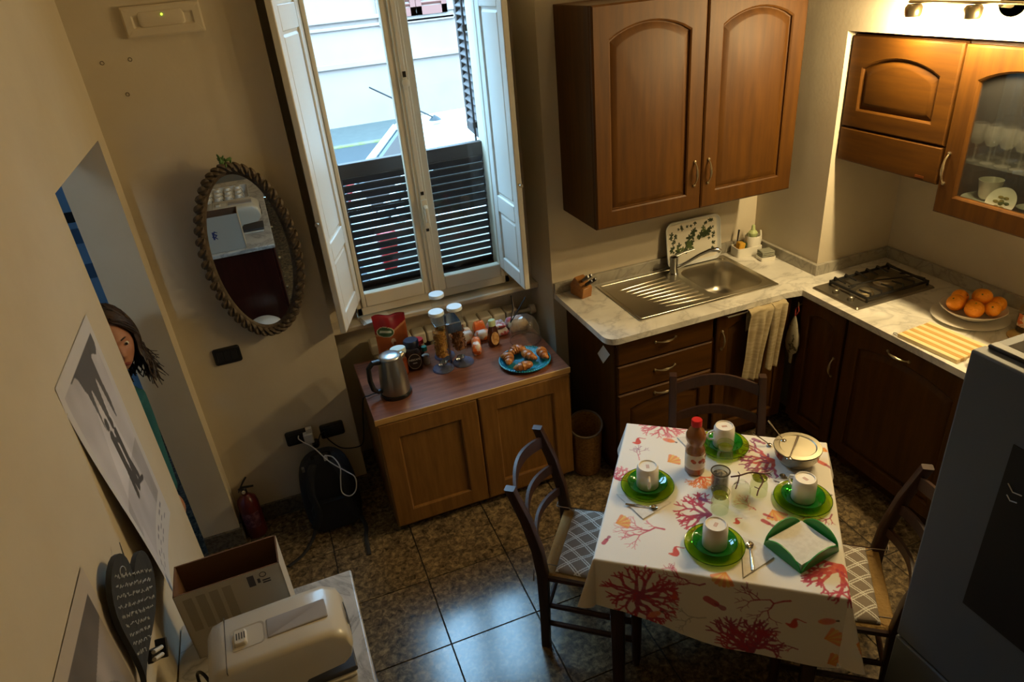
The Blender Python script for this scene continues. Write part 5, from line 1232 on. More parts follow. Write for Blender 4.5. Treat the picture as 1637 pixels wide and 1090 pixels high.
for sg in (-1, 1):
    e = Vector(L3(sg*.030, .072, 1.393))+hx
    MB().ell(tuple(e), (.011, .011, .009), 12, 8).build('eye', P('eye_white', 'c8c4bc', .2), per_)
    e2 = Vector(L3(sg*.030, .0815, 1.393))+hx
    MB().ell(tuple(e2), (.005, .005, .005), 10, 6).build('iris', P('dark_iris', '2a1a10', .2), per_)
    MB().tube([Vector(L3(sg*(.014+.008*k), .090-.004*k*k*.5, 1.414+.003*math.sin(k))) + hx for k in range(5)], .003, 5).build('eyebrow', M_HAIR, per_)
    MB().ell(tuple(Vector(L3(sg*.074, -.005, 1.385))+hx), (.010, .014, .026), 10, 8).build('ear', M_SKIN, per_)
MB().ell(tuple(Vector(L3(0, .096, 1.330))+hx), (.020, .008, .006), 12, 6).build('lips', P('lips', '9a5048', .4), per_)
hr = MB(); rs = np.random.RandomState(11)
cap = []
for i in range(32):
    th = 2*math.pi*i/32
    fr_ = max(0, math.sin(th)); row = []
    for k in range(9):
        ph = math.pi*(.02+(.60-.43*fr_)*k/8); row.append(tuple(np.array(L3(.084*math.sin(ph)*math.cos(th), .100*math.sin(ph)*math.sin(th)-.012, .124*math.cos(ph)))+np.array((.03, 0, 1.388))))
    cap.append(row)
hr.loft([[cap[i][k] for i in range(32)] for k in range(9)], True, False)
for k in range(300):
    th = rs.uniform(R_(140), R_(400)); q = rs.uniform(1.0, 1.12); ph0 = rs.uniform(.04, .35) if k % 2 else rs.uniform(.05, .5)
    out = np.array(L3(math.cos(th), math.sin(th), 0)); sd_ = np.array(L3(-math.sin(th), math.cos(th), 0)); ph = rs.uniform(0, 6.28); fl = rs.uniform(0, 1)**2*.045; ln = rs.uniform(.10, .19)
    pts = []; ang0, ang1 = math.pi*ph0, math.pi*.60
    for j in range(6):
        pa = ang0+(ang1-ang0)*j/5
        pts.append(np.array(L3(.086*q*math.sin(pa)*math.cos(th), .101*q*math.sin(pa)*math.sin(th)-.012, .126*q*math.cos(pa)))+np.array((.03, 0, 1.388)))
    e0 = pts[-1]
    for j in range(1, 9):
        t = j/8; pts.append(e0+out*(.008*math.sin(t*4)+fl*t*t)+sd_*(.014*math.sin(t*7+ph)-.014*math.sin(ph))+np.array((0, 0, -ln*t*(1-.3*fl/.07*t))))
    hr.tube([tuple(p_) for p_ in pts], [.0055*(1 if j < 6 else 1-.6*(j-5)/8) for j in range(14)], 5, flat=.6)
for k in range(110):
    sg = 1 if k % 2 else -1; q = rs.uniform(1.0, 1.10); a0 = rs.uniform(0, 14); a1 = rs.uniform(70, 120); p0 = rs.uniform(.06, .26); pts = []; ln = rs.uniform(.07, .17); ph = rs.uniform(0, 6.28); fl = rs.uniform(0, .05)
    for j in range(8):
        t = j/7; th = R_(90+sg*(a0+(a1-a0)*t**.8)); pa = math.pi*(p0+(.58-p0)*t)
        pts.append(np.array(L3(.088*q*math.sin(pa)*math.cos(th), .103*q*math.sin(pa)*math.sin(th)-.010, .127*q*math.cos(pa)))+np.array((.03, 0, 1.388)))
    e0 = pts[-1]; out = np.array(L3(math.cos(th), math.sin(th), 0))
    for j in range(1, 7):
        t = j/6; pts.append(e0+out*(.008*math.sin(t*5+ph)+fl*t*t)+np.array((0, 0, -ln*t)))
    hr.tube([tuple(p_) for p_ in pts], [.0055*(1 if j < 8 else 1-.6*(j-7)/6) for j in range(14)], 5, flat=.6)
hr.build('hair', M_HAIR, per_, smooth=60)
# hands resting at the sides with fingers
for sg in (-1, 1):
    base = Vector(L3(sg*.13, .08, .80))+Vector((-.085, -.130, 0)); V2 = [tuple(base), tuple(base+Vector((0, 0, -.045))), tuple(base+Vector((0, 0, -.085)))]; E2 = [(0, 1), (1, 2)]; r2 = [.022, .030, .030]
    for k in range(4):
        o1 = rt*0+fd*(-.024+.016*k); b0 = len(V2); ln = (.065, .075, .07, .055)[k]
        V2 += [tuple(base+o1+Vector((0, 0, -.10))), tuple(base+o1+fd*.004+Vector((0, 0, -.10-ln*.5))), tuple(base+o1+fd*.014+Vector((0, 0, -.10-ln)))]; E2 += [(2, b0), (b0, b0+1), (b0+1, b0+2)]; r2 += [.009, .0085, .007]
    b0 = len(V2); V2 += [tuple(base+fd*.034+Vector((0, 0, -.07))), tuple(base+fd*.042+Vector((0, 0, -.105)))]; E2 += [(1, b0), (b0, b0+1)]; r2 += [.010, .008]
    skinmesh('hand', V2, E2, r2, M_SKIN, per_, lv=1)
# blue corridor: notice on the wall
nb = thing('corridor_notice', 'dark notice strip on the blue corridor wall', 'notice', (0, 0, 0))
pn = PY(108, 348, 1.5)
nb.location = (pn.x, 1.5, pn.z)
MB().box(-.10, .12, -.012, 0, -.03, .03).build('strip', P('notice_dark', '15181c', .6), nb)
for k in range(2): MB().box(-.08, .10, -.008, 0, -.16-.22*k, -.07-.22*k).build('sheet', P('notice_grey', '5a7898', .7), nb)
# ------------------------------------------------------------------ table and cloth
TC = Vector((1.225, -1.524, 0)); TA = R_(-37.4); TH2 = .373; TZ = .71
tb = thing('dining_table', 'square dark wooden dining table under the coral cloth', 'table', (TC.x, TC.y, 0), TA)
M_DK = wood('dark_walnut_stain', '3a2216', '2a170e', 3, (12, 12, 1.2), .42, .05)
MB().box(-TH2+.004, TH2-.004, -TH2+.004, TH2-.004, TZ-.032, TZ-.004).build('tabletop', M_DK, tb, bevel=.003)
MB().box(-.31, .31, -.32, -.30, TZ-.11, TZ-.032).box(-.31, .31, .30, .32, TZ-.11, TZ-.032).box(-.32, -.30, -.31, .31, TZ-.11, TZ-.032).box(.30, .32, -.31, .31, TZ-.11, TZ-.032).build('apron', M_DK, tb)
for sx in (-1, 1):
    for sy in (-1, 1):
        MB().loft([[(sx*.315+x*s_, sy*.315+y*s_, z) for x, y in rrect(-.028, .028, -.028, .028, .006, 2)] for s_, z in ((.72, 0), (.8, .3), (1, TZ-.12), (1, TZ-.033))], True, True).build('leg', M_DK, tb, smooth=30)
M_CL = P('printed_cotton', 'e8e2d8', .85, attr='print', bump=(400, .08))
cl = thing('tablecloth', 'white tablecloth printed with red corals, shells and seahorses', 'tablecloth', (TC.x, TC.y, TZ), TA)
hh = TH2+.002
ntop = 330
g1 = np.linspace(-hh, hh, ntop)
A, B = np.meshgrid(g1, g1, indexing='ij')
# skirt: perimeter samples with rounded turn at each corner
DROP = {'F': .300, 'R': .29, 'B': .21, 'L': .205}
per_pts = []   # (x, y, dirx, diry, drop)
def addside(p, q, d, dr0, dr1, n):
    for k in range(n):
        t = k/n; s_ = t*t*(3-2*t); per_pts.append((p[0]+(q[0]-p[0])*t, p[1]+(q[1]-p[1])*t, d[0], d[1], dr0+(dr1-dr0)*s_))
def addcorner(c, a0, dr, n, bulge=.0):
    for k in range(n): a = R_(a0+90*k/n); per_pts.append((c[0], c[1], math.cos(a), math.sin(a), dr))
cF0, cF1, cB1, cB0 = .20, .262, .22, .20       # drops at the corners: front-left, front-right, back-right, back-left
NS, NC = 330, 60
addside((-hh, -hh), (hh, -hh), (0, -1), cF0, cF1, NS); addcorner((hh, -hh), -90, cF1, NC)
addside((hh, -hh), (hh, hh), (1, 0), cF1, cB1, NS); addcorner((hh, hh), 0, cB1, NC)
addside((hh, hh), (-hh, hh), (0, 1), cB1, cB0, NS); addcorner((-hh, hh), 90, cB0, NC)
addside((-hh, hh), (-hh, -hh), (-1, 0), cB0, cF0, NS); addcorner((-hh, -hh), 180, cF0, NC)
per_pts = np.array(per_pts); nt = 130
# the front hem hangs lower in its middle
fr_m = (per_pts[:, 3] == -1); uu = (per_pts[:, 0]+hh)/(2*hh); per_pts[:, 4] += np.where(fr_m, .050*np.clip((uu-.12)/.25, 0, 1)*np.clip((1.25-uu)/.5, 0, 1), 0)
tt = np.linspace(0, 1, nt)
D = per_pts[:, 4][:, None]*tt[None, :]
px_, py_, dx_, dy_ = (per_pts[:, i][:, None] for i in range(4))
s_arc = np.arange(len(per_pts))[:, None]
corner = ((np.abs(dx_) > 1e-6) & (np.abs(dy_) > 1e-6)).astype(float)
ang = np.arctan2(dy_, dx_)
dev = np.abs(((ang+math.pi/4) % (math.pi/2))-math.pi/4)/(math.pi/4)       # 0 on sides, 1 at the diagonal
flare = .05*D+.006*np.sin(s_arc*.045)*tt[None, :]*(1-corner)+corner*dev*D*.30
rl = .008
out = rl*np.sin(np.clip(D/rl, 0, math.pi/2))+flare
zz_ = -rl*(1-np.cos(np.clip(D/rl, 0, math.pi/2)))-np.clip(D-rl*1.2, 0, None)*(1-.10*corner*dev)
SK = np.stack([px_+dx_*out, py_+dy_*out, zz_+0*px_], -1)
SKU = np.stack([px_+dx_*D, py_+dy_*D], -1)
# --- the print, painted in flat cloth coordinates
rng = np.random.RandomState(21)
ALLU = np.concatenate([np.stack([A, B], -1).reshape(-1, 2), SKU.reshape(-1, 2)])
colc = np.tile(np.array(lin('e6e0d6'), np.float32), (len(ALLU), 1))
def stroke(p, q, r0, r1, c, alpha=1.0):
    p, q = np.array(p), np.array(q); rm = max(r0, r1)+.002
    lo, hi = np.minimum(p, q)-rm, np.maximum(p, q)+rm
    ix = np.where((ALLU[:, 0] > lo[0]) & (ALLU[:, 0] < hi[0]) & (ALLU[:, 1] > lo[1]) & (ALLU[:, 1] < hi[1]))[0]
    if not len(ix): return
    d = q-p; t = np.clip(((ALLU[ix]-p) @ d)/(d @ d+1e-12), 0, 1); dist = np.hypot(*(ALLU[ix]-p-t[:, None]*d).T)
    k = np.clip(((r0+(r1-r0)*t)-dist)/.0014+.5, 0, 1)[:, None]*alpha
    colc[ix] = colc[ix]*(1-k)+np.array(c)*k
def lerpc(a, b, t): return tuple(x+(y-x)*t for x, y in zip(a, b))
def coral(x, y, a, ln, r, depth, c0, c1, spread=.5, full=None):
    full = full or depth
    nx, ny = x+math.cos(a)*ln, y+math.sin(a)*ln
    t = 1-depth/full; c = lerpc(c0, c1, min(1, t+rng.uniform(-.1, .2)))
    mx, my = (x+nx)/2+rng.normal(0, ln*.12), (y+ny)/2+rng.normal(0, ln*.12)
    stroke((x, y), (mx, my), r, r*.88, c, .92); stroke((mx, my), (nx, ny), r*.88, r*.72, c, .92)
    if depth <= 0: return
    for k in range(2 if rng.uniform() > .22 else 3):
        coral(nx, ny, a+rng.uniform(.25, 1)*spread*(1 if k % 2 else -1)*1.25+rng.normal(0, .12), ln*rng.uniform(.66, .86), r*.74, depth-1, c0, c1, spread, full)
    if rng.uniform() < .6: coral(mx, my, a+rng.choice([-1, 1])*rng.uniform(.7, 1.1), ln*.5, r*.6, max(0, depth-3), c0, c1, spread, full)
C1, C2, C3, C4 = lin('b53a50'), lin('d58088'), lin('98405e'), lin('d25a48')
PUR, ORG, YEL, GRY = lin('8a4470'), lin('e0813a'), lin('e0b050'), lin('b8b2ac')
def bush(x, y, a, s=1.0, c0=C1, c1=C4):
    for k in range(5): coral(x, y, a+(k-2)*.55+rng.normal(0, .08), .038*s, .0066*s, 3, c0, c1, .55)
def twig(x, y, a, s=1.0, c0=C1, c1=C2): coral(x, y, a, .05*s, .0040*s, 4, c0, c1, .55)
def fan_shell(x, y, a, s=.045):
    for k in range(7):
        b_ = a+(k-3)*.26; q = (x+math.cos(b_)*s*(1-.03*abs(k-3)), y+math.sin(b_)*s*(1-.03*abs(k-3)))
        stroke((x, y), q, .002, .0062, YEL if k % 2 else ORG, .85)
def conch(x, y, a, s=.022):
    for k in range(6):
        t = k/5; stroke((x+math.cos(a)*s*(2*t-1), y+math.sin(a)*s*(2*t-1)), (x+math.cos(a)*s*(2*t-.9), y+math.sin(a)*s*(2*t-.9)), .6*s*(math.sin(math.pi*(t*.8+.15))), .6*s*math.sin(math.pi*(t*.8+.15)), lerpc(ORG, C2, rng.uniform(0, .8)), .8)
    stroke((x+math.cos(a)*s*1.15, y+math.sin(a)*s*1.15), (x+math.cos(a)*s*1.35, y+math.sin(a)*s*1.35), .003, .004, lin('5a4a4a'))
def fish(x, y, a, s=.02, c=C1):
    stroke((x, y), (x+math.cos(a)*s, y+math.sin(a)*s), s*.42, s*.40, c, .9); stroke((x+math.cos(a)*s, y+math.sin(a)*s), (x+math.cos(a)*s*1.9, y+math.sin(a)*s*1.9), s*.15, s*.34, C3, .85)
def seahorse(x, y, a, s=.012, c=C4):
    pts = [(x+s*(1.0*t*math.cos(a)+.9*math.sin(t*1.7)*-math.sin(a)), y+s*(1.0*t*math.sin(a)+.9*math.sin(t*1.7)*math.cos(a))) for t in np.linspace(-2, 2.6, 14)]
    for k in range(13): stroke(pts[k], pts[k+1], s*(.75*math.exp(-((k-4)/3.2)**2)+.16), s*(.75*math.exp(-((k-3)/3.2)**2)+.16), lerpc(c, C1, k/20), .9)
def uv(px, py): p = PZ(px, py, TZ)-TC; return (p.x*math.cos(-TA)-p.y*math.sin(-TA), p.x*math.sin(-TA)+p.y*math.cos(-TA))
def ia(p, q):
    a_, b_ = uv(*p), uv(*q); return math.atan2(b_[1]-a_[1], b_[0]-a_[0])
# motifs where the photograph shows them on the table top
bush(*uv(1060, 676), ia((1060, 676), (1040, 720)), 1.0, C1, C2)
seahorse(*uv(1020, 704), ia((1012, 712), (1035, 700))); conch(*uv(1070, 704), ia((1060, 702), (1082, 708))); fan_shell(*uv(1068, 738), ia((1068, 738), (1090, 730)))
twig(*uv(1022, 735), ia((1022, 735), (1016, 712)), .55, C2, PUR); bush(*uv(985, 765), ia((985, 765), (1000, 755)), .7, C1, C2)
bush(*uv(1135, 822), ia((1135, 822), (1085, 825)), 1.15, C3, C1); twig(*uv(1062, 846), ia((1062, 846), (1010, 850)), 1.0, C1, C2)
bush(*uv(1235, 735), ia((1235, 735), (1190, 745)), 1.25, C4, PUR); bush(*uv(1120, 762), ia((1120, 762), (1135, 785)), .6, C4, ORG)
fan_shell(*uv(985, 836), ia((985, 836), (1005, 832))); seahorse(*uv(1080, 880), ia((1072, 890), (1095, 875))); fan_shell(*uv(1235, 815), ia((1235, 815), (1250, 835)), .05)
fish(*uv(1220, 832), ia((1220, 832), (1235, 840))); fish(*uv(1222, 822), ia((1222, 822), (1232, 826)), .014); twig(*uv(1208, 815), ia((1208, 815), (1195, 808)), .5, C1, C4)
fish(*uv(1310, 738), ia((1310, 738), (1322, 744)), .022, C4); fish(*uv(1205, 702), ia((1205, 702), (1230, 712)), .022, PUR); fish(*uv(1120, 797), ia((1120, 797), (1135, 803)), .02, PUR)
bush(*uv(1345, 905), ia((1345, 905), (1310, 935)), 1.3, C4, C1); twig(*uv(1330, 822), ia((1330, 822), (1310, 840)), .7, C3, C1); fan_shell(*uv(1160, 915), ia((1160, 915), (1150, 935)), .05)
seahorse(*uv(1178, 832), ia((1172, 838), (1186, 824)), .008); twig(*uv(1075, 905), ia((1075, 905), (1090, 925)), .5, C2, C1); fan_shell(*uv(1318, 716), ia((1318, 716), (1312, 722)), .02); fish(*uv(965, 868), ia((965, 868), (972, 860)), .018)
for q in ((1235, 790), (1060, 800), (1300, 815)): twig(*uv(*q), rng.uniform(0, 6.3), .55, GRY, lin('cfc9c2'))
# skirt motifs
bush(-.24, -hh-.13, -.4, 1.35, C3, C1); bush(-.22, -hh-.12, 2.6, 1.2, C3, C1); twig(-.03, -hh-.03, 3.3, .9, C3, C1); conch(-.18, -hh-.20, .6); fish(-.02, -hh-.09, -.5, .03, C1); twig(.22, -hh-.045, 3.6, 1.0, C1, C3)
bush(.10, -hh-.28, 1.2, 1.3, C1, C3); bush(.13, -hh-.29, 2.3, 1.1, C3, C1); seahorse(.24, -hh-.13, .6); fan_shell(.33, -hh-.17, .4, .05); conch(.33, -hh-.10, .3); twig(.26, -hh-.24, 3.0, .7, C3, C1); fish(.15, -hh-.20, -.6, .022, C1); seahorse(-.12, -hh-.10, .9, .009); fan_shell(.35, -hh-.27, .6, .045)
twig(-.02, -hh-.17, 3.4, .8, GRY, lin('a8a29a')); fan_shell(-hh-.06, -.2, 2.5); bush(-hh-.03, .05, 3.0, .8); bush(hh+.05, -.15, .2, 1.0); bush(hh+.05, .2, .2, 1.0, C3, C1); seahorse(hh+.1, .05, 1.5); twig(-.1, hh+.08, 1.2); conch(.2, hh+.06, .4); bush(.0, hh+.10, 1.6, .9); conch(-hh-.1, -hh-.05, .4); fan_shell(hh+.1, -hh-.12, .4, .05)
top_o = gridmesh('cloth_top', np.stack([A, B, np.full_like(A, .0)+.0012*np.sin(A*9+1)*np.sin(B*8)*0], -1), M_CL, cl)
paint(top_o, colc[:ntop*ntop])
sk_o = gridmesh('cloth_skirt', SK, M_CL, cl, closed_u=True); paint(sk_o, colc[ntop*ntop:])
# ------------------------------------------------------------------ chairs
M_RUSH = P('rush_seat', '9a7a44', .8, bump=(80, .6))
def make_chair(loc, rz, label):
    c = thing('dining_chair', label, 'chair', loc, rz, 'rustic chairs around the table')
    hw = .185
    for sg in (-1, 1):
        pts = [(sg*hw, -.012, 0), (sg*hw, -.004, .2), (sg*hw, 0, .40), (sg*hw*1.0, -.012, .52), (sg*hw*1.0, -.045, .66), (sg*hw*1.0, -.095, .80)]
        m = MB(); rings = []
        for (x, y, z), s_ in zip(pts, (.85, .95, 1.08, 1.05, 1.0, .9)): rings.append([(x+a*s_, y+b*s_, z) for a, b in rrect(-.017, .017, -.020, .020, .005, 2)])
        m.loft(rings, True, True).build('back_post', M_DK, c, smooth=40)
        m = MB(); m.lathe([(.013, 0), (.017, .04), (.020, .2), (.021, .37), (.020, .394), (.0001, .397)], 14, c=(sg*.190, .350, 0), cap0=True).build('front_leg', M_DK, c, smooth=50)
        for z in (.135, .235): MB().tube([(sg*hw, 0, z), (sg*.190, .350, z)], [.010, .012], 8).build('stretcher', M_DK, c)
        MB().tube([(sg*hw, 0, .385), (sg*.190, .350, .385)], .013, 8).build('seat_rail', M_DK, c)
    for z in (.16, .27): MB().tube([(-.19, .350, z), (.19, .350, z)], .011, 8).build('stretcher', M_DK, c)
    MB().tube([(-hw, 0, .19), (hw, 0, .19)], .010, 8).build('stretcher', M_DK, c)
    MB().tube([(-.19, .350, .385), (.19, .350, .385)], .013, 8).build('seat_rail', M_DK, c)
    MB().loft([[(x*s_, y, z) for x, y in [(-.185, -.002), (.185, -.002), (.195, .36), (-.195, .36)]] for s_, z in ((.96, .378), (1, .386), (1, .396), (.95, .402))], True, True).build('seat', M_RUSH, c, smooth=30, bevel=.004)
    for z0, hgt, rise in ((.735, .052, .030), (.610, .042, .026), (.500, .036, .022)):
        m = MB(); rings = []
        for k in range(15):
            t = k/14; x = (t-.5)*2*hw; arch = math.sin(math.pi*t); yb = -.012-.083*max(0, (z0-.52)/.28)-.045*arch; z = z0+rise*arch
            rings.append([(x, yb-.008, z-hgt/2), (x, yb+.008, z-hgt/2), (x, yb+.006, z+hgt/2), (x, yb-.006, z+hgt/2)])
        m.loft(rings, True, True).build('back_slat', M_DK, c, smooth=50)
    return c
def rzf(fx, fy): return math.atan2(-fx, fy)
ch1f, ch2f, ch3f = (.79, -.615), (-.80, .60), (-.51, -.86)
make_chair((.7275, -1.166, 0), rzf(*ch1f), 'dark wooden chair with cushion between table and oak sideboard')
make_chair((1.675, -1.885, 0), rzf(*ch2f), 'dark wooden chair with cushion standing beside the fridge')
make_chair((1.553, -1.055, 0), rzf(*ch3f), 'dark wooden chair with its back to the sink cabinets')
def cushion(cx, cy, rz, label):
    t = thing('seat_cushion', label, 'cushion', (cx, cy, .403), rz, 'lattice seat cushions')
    n = 190; g = np.linspace(-1, 1, n); a, b = np.meshgrid(g, g, indexing='ij')
    e = np.clip(1-np.maximum(np.abs(a), np.abs(b))**6, 0, 1)**.5; wx = .185*(1+.0*b); wy = .170
    tuft = sum(np.exp(-((a-tx)**2+(b-ty)**2)/.02) for tx in (-.4, .4) for ty in (-.4, .4))
    Z = .004+.022*e-.007*tuft
    X = np.stack([a*wx*(.96+.04*b), b*wy, Z], -1); 
    o = gridmesh('cover', X, P('lattice_cotton', 'ffffff', .9, attr='print', bump=(350, .15)), t)
    u_, v_ = (a*2.55+b*2.0)/1.0, (a*2.55-b*2.0)/1.0
    base = np.tile(np.array(lin('8b7f72')), (n*n, 1)); W_ = np.array(lin('e8e6de'))
    for q in (u_, v_):
        fr_ = np.abs((q.ravel() % 1)-.5)
        base[(np.abs(fr_-.080) < .036)] = W_
    paint(o, base)
    X2 = X.copy(); X2[..., 2] = .002; X2 = X2[::10, ::10]; gridmesh('underside', X2, P('cushion_back', '8b7f72', .9), t)
    for sg in (-1, 1): MB().tube([(sg*.148, -.160, .012), (sg*.156, -.19, .022), (sg*.158, -.243, .022), (sg*.19, -.247, .016), (sg*.20, -.249, -.03)], .0025, 5).build('tie', P('cushion_back', '8b7f72', .9), t)
def off(c, f, d): return (c[0]+f[0]*d, c[1]+f[1]*d)
x, y = off((.7275, -1.166), ch1f, .214); cushion(x, y, rzf(*ch1f), 'grey lattice cushion on the chair by the oak sideboard')
x, y = off((1.675, -1.885), ch2f, .214); cushion(x, y, rzf(*ch2f), 'grey lattice cushion on the chair beside the fridge')
# ------------------------------------------------------------------ place settings
TT = TZ+.0008
G1 = glass('lime_glass', (.66, .78, .12), ior=1.5, haze=.22, hazecol=(.34, .44, .02)); G2 = glass('emerald_glass', (.16, .70, .18), ior=1.5, haze=.30, hazecol=(.02, .30, .04))
M_MUG = P('mug_glaze', 'ece6da', .22); M_MK = P('red_backstamp', 'b87868', .5)
def setting(pp_, ph, rz, who):
    p = PZ(*pp_, TT+.008)
    pl_ = thing('glass_plate', f'large lime green glass plate {who}', 'plate', (p.x, p.y, TT), 0, 'lime glass plates')
    MB().lathe([(.0001, .002), (.058, .001), (.070, .004), (.094, .013), (.095, .0145), (.070, .007), (.058, .0045), (.0001, .0045)], 48).build('plate', G1, pl_, smooth=60)
    MB().tube([(.0945*math.cos(k*math.pi/32), .0945*math.sin(k*math.pi/32), .0138) for k in range(64)], .0013, 5, closed=True).build('rim', P('green_glass_rim', '1c4a14', .15), pl_)
    sc = thing('glass_saucer', f'emerald green glass saucer {who}', 'saucer', (p.x, p.y, TT+.0048), 0, 'emerald glass saucers')
    MB().lathe([(.0001, .002), (.035, .001), (.042, .004), (.062, .019), (.070, .023), (.071, .0245), (.061, .0215), (.042, .008), (.035, .005), (.0001, .005)], 44).build('saucer', G2, sc, smooth=60)
    MB().tube([(.0705*math.cos(k*math.pi/28), .0705*math.sin(k*math.pi/28), .0238) for k in range(56)], .0012, 5, closed=True).build('rim', P('green_glass_rim', '1c4a14', .15), sc)
    mg = thing('mug', f'white mug upside down {who}', 'mug', (p.x, p.y, TT+.0128), rz, 'upturned white mugs')
    MB().lathe([(.038, .0), (.0395, .002), (.0395, .060), (.0385, .078), (.035, .084), (.0335, .0875), (.0315, .0875), (.030, .0835), (.0001, .083)], 36).build('cup', M_MUG, mg, smooth=45)
    MB().tube([(.038, 0, .026), (.057, 0, .029), (.064, 0, .044), (.058, 0, .060), (.038, 0, .068)], [.0055, .005, .005, .005, .0055], 8, flat=.8).build('handle', M_MUG, mg)
    mk_ = MB()
    for k in range(3): mk_.box(-.010, .010, -.005+.004*k, -.003+.004*k, .0831, .0835)
    mk_.build('backstamp', M_MK, mg)
    return p
setting((1035, 776), 0, R_(-115), 'in front of the chair by the oak sideboard')
setting((1142, 871), 0, R_(35), 'between the spoon napkin and the table edge')
setting((1283, 797), 0, R_(100), 'beside the steel bowl and the fridge side')
setting((1156, 711), 0, R_(160), 'beside the juice bottle')
M_NAP = P('paper_napkin', 'dcd6cc', .8, noise=(60, 'd2cbc0', (1, 1, 1), .4, .6))
def napkin(label, pts, z=TT):
    q = [PZ(x, y, z) for x, y in pts]; c = sum(q, Vector())/len(q); t = thing('napkin', label, 'napkin', (c.x, c.y, z), 0, 'paper napkins at the place settings')
    m = MB()
    for k in range(2):
        s_ = 1-.02*k; m.prism([((p.x-c.x)*s_, (p.y-c.y)*s_) for p in q][::-1], .0006+.0018*k, .0020+.0018*k)
    m.build('folded_paper', M_NAP, t, bevel=.0006, seg=1); return t
napkin('folded white napkin beside the sideboard-side plate, teaspoon on it', [(985, 790), (1028, 831), (1074, 803), (1030, 794)])
napkin('folded white napkin beside the green napkin holder, teaspoon on it', [(1184, 858), (1188, 925), (1238, 892), (1215, 868)])
napkin('folded white napkin tucked behind the plate by the steel bowl', [(1236, 768), (1262, 752), (1332, 792), (1300, 790)])
napkin('folded white napkin partly hidden behind the juice bottle', [(1082, 700), (1110, 728), (1135, 712), (1125, 694)])
M_SP = P('spoon_steel', 'b0aca4', .14, 1)
def spoon(label, a, b, z=TT+.0045):
    p, q = PZ(*a, z), PZ(*b, z); L = (q-p).length; t = thing('teaspoon', label, 'spoon', (p.x, p.y, z), math.atan2(q.y-p.y, q.x-p.x), 'teaspoons on the napkins')
    MB().tube([(.0, 0, .002), (L*.4, 0, .004), (L*.72, 0, .003), (L*.78, 0, .002)], [.0045, .003, .002, .003], 8, flat=.4).build('handle', M_SP, t)
    m = MB(); rs = []
    for k in range(9):
        tt_ = k/8; xx = L*.76+L*.24*tt_; wd_ = .0125*math.sin(math.pi*min(1, tt_*.95+.03))**.6
        rs.append([(xx, wd_*math.cos(R_(a_)), .0045-.004*math.sin(math.pi*tt_)*(1-abs(math.cos(R_(a_))))) for a_ in range(0, 181, 30)])
    m.loft(rs, closed=False).build('bowl', M_SP, t, solid=.0008)
spoon('teaspoon on the napkin near the sideboard chair', (1000, 806), (1052, 813))
spoon('teaspoon on the napkin by the green holder', (1204, 912), (1198, 866))
spoon('teaspoon on the napkin by the steel bowl', (1288, 774), (1246, 760))
# juice bottle
p = PZ(1110, 752, TT)
jb = thing('juice_bottle', 'brown fruit juice bottle with red cap and white label', 'bottle', (p.x, p.y, TT), R_(-70))
M_JU = P('pear_juice', '8a5224', .25, coat=.5)
MB().lathe([(.0001, 0), (.032, 0), (.036, .006), (.036, .10), (.0345, .108), (.029, .125), (.030, .132), (.0365, .150), (.036, .168), (.026, .190), (.016, .202), (.015, .206)], 32).build('bottle', M_JU, jb, smooth=45)
MB().lathe([(.0001, .232), (.0175, .232), (.019, .229), (.019, .207), (.0001, .206)], 26).build('cap', P('red_cap', 'c41c1c', .35), jb, smooth=40)
MB().lathe([(.0364, .030), (.0368, .031), (.0368, .092), (.0364, .093)], 40).build('label', P('juice_label', 'd8cfc0', .5), jb)
fr_ = MB(); rs = np.random.RandomState(6)
for k in range(12):
    a = R_(rs.uniform(-75, 75)); z = rs.uniform(.042, .082); fr_.ell((.0368*math.cos(a), .0368*math.sin(a), z), (.0010, .0010, .0075), 10, 6); fr_.ell((0, 0, 0), (.0078, .0078, .001), 12, 5, M=Matrix.Rotation(a, 4, 'Z') @ T(.0367, 0, z, ry=R_(90)))
fr_.build('fruit_print', P('label_fruit', 'b5502c', .5, noise=(70, '6a2a1c', (1, 1, 1), .45, .6)), jb)
# steel bowl with lid and ladles
p = PZ(1272, 738, TT); 
sbw = thing('steel_bowl', 'steel sugar bowl with flat steel lid and spoons', 'bowl', (p.x, p.y, TT), R_(-60))
MB().lathe([(.0001, 0), (.045, 0), (.062, .012), (.078, .040), (.083, .068), (.085, .070), (.081, .070), (.074, .040), (.0001, .030)], 40).build('bowl', P('satin_steel', 'b5ac98', .25, 1), sbw, smooth=50)
MB().lathe([(.084, .071), (.083, .074), (.066, .075), (.062, .072), (.058, .072), (.0001, .073)], 40).build('lid', P('lid_steel', 'b0a892', .42, 1), sbw, smooth=35)
for nm, lab, a, b, z0, z1 in (('serving_spoon', 'long spoon leaning out of the steel bowl towards the sink', (1228, 672), (1250, 700), .135, .08), ('serving_spoon', 'spoon lying across the steel bowl lid', (1276, 697), (1263, 730), .082, .080), ('serving_spoon', 'spoon with dark handle lying just beside the steel bowl', (1204, 692), (1227, 708), .05, .012)):
    q0, q1 = PZ(*a, TT+z0), PZ(*b, TT+z1)
    t = thing(nm, lab, 'spoon', tuple(q1), 0, 'spoons at the steel bowl')
    d_ = q0-q1; MB().tube([(0, 0, 0), tuple(d_*.5), tuple(d_)], [.0025, .003, .0045], 8, flat=.6).build('handle', M_SP, t)
    MB().ell(tuple(-d_.normalized()*.010), (.010, .010, .003), 12, 6).build('bowl', M_SP, t)
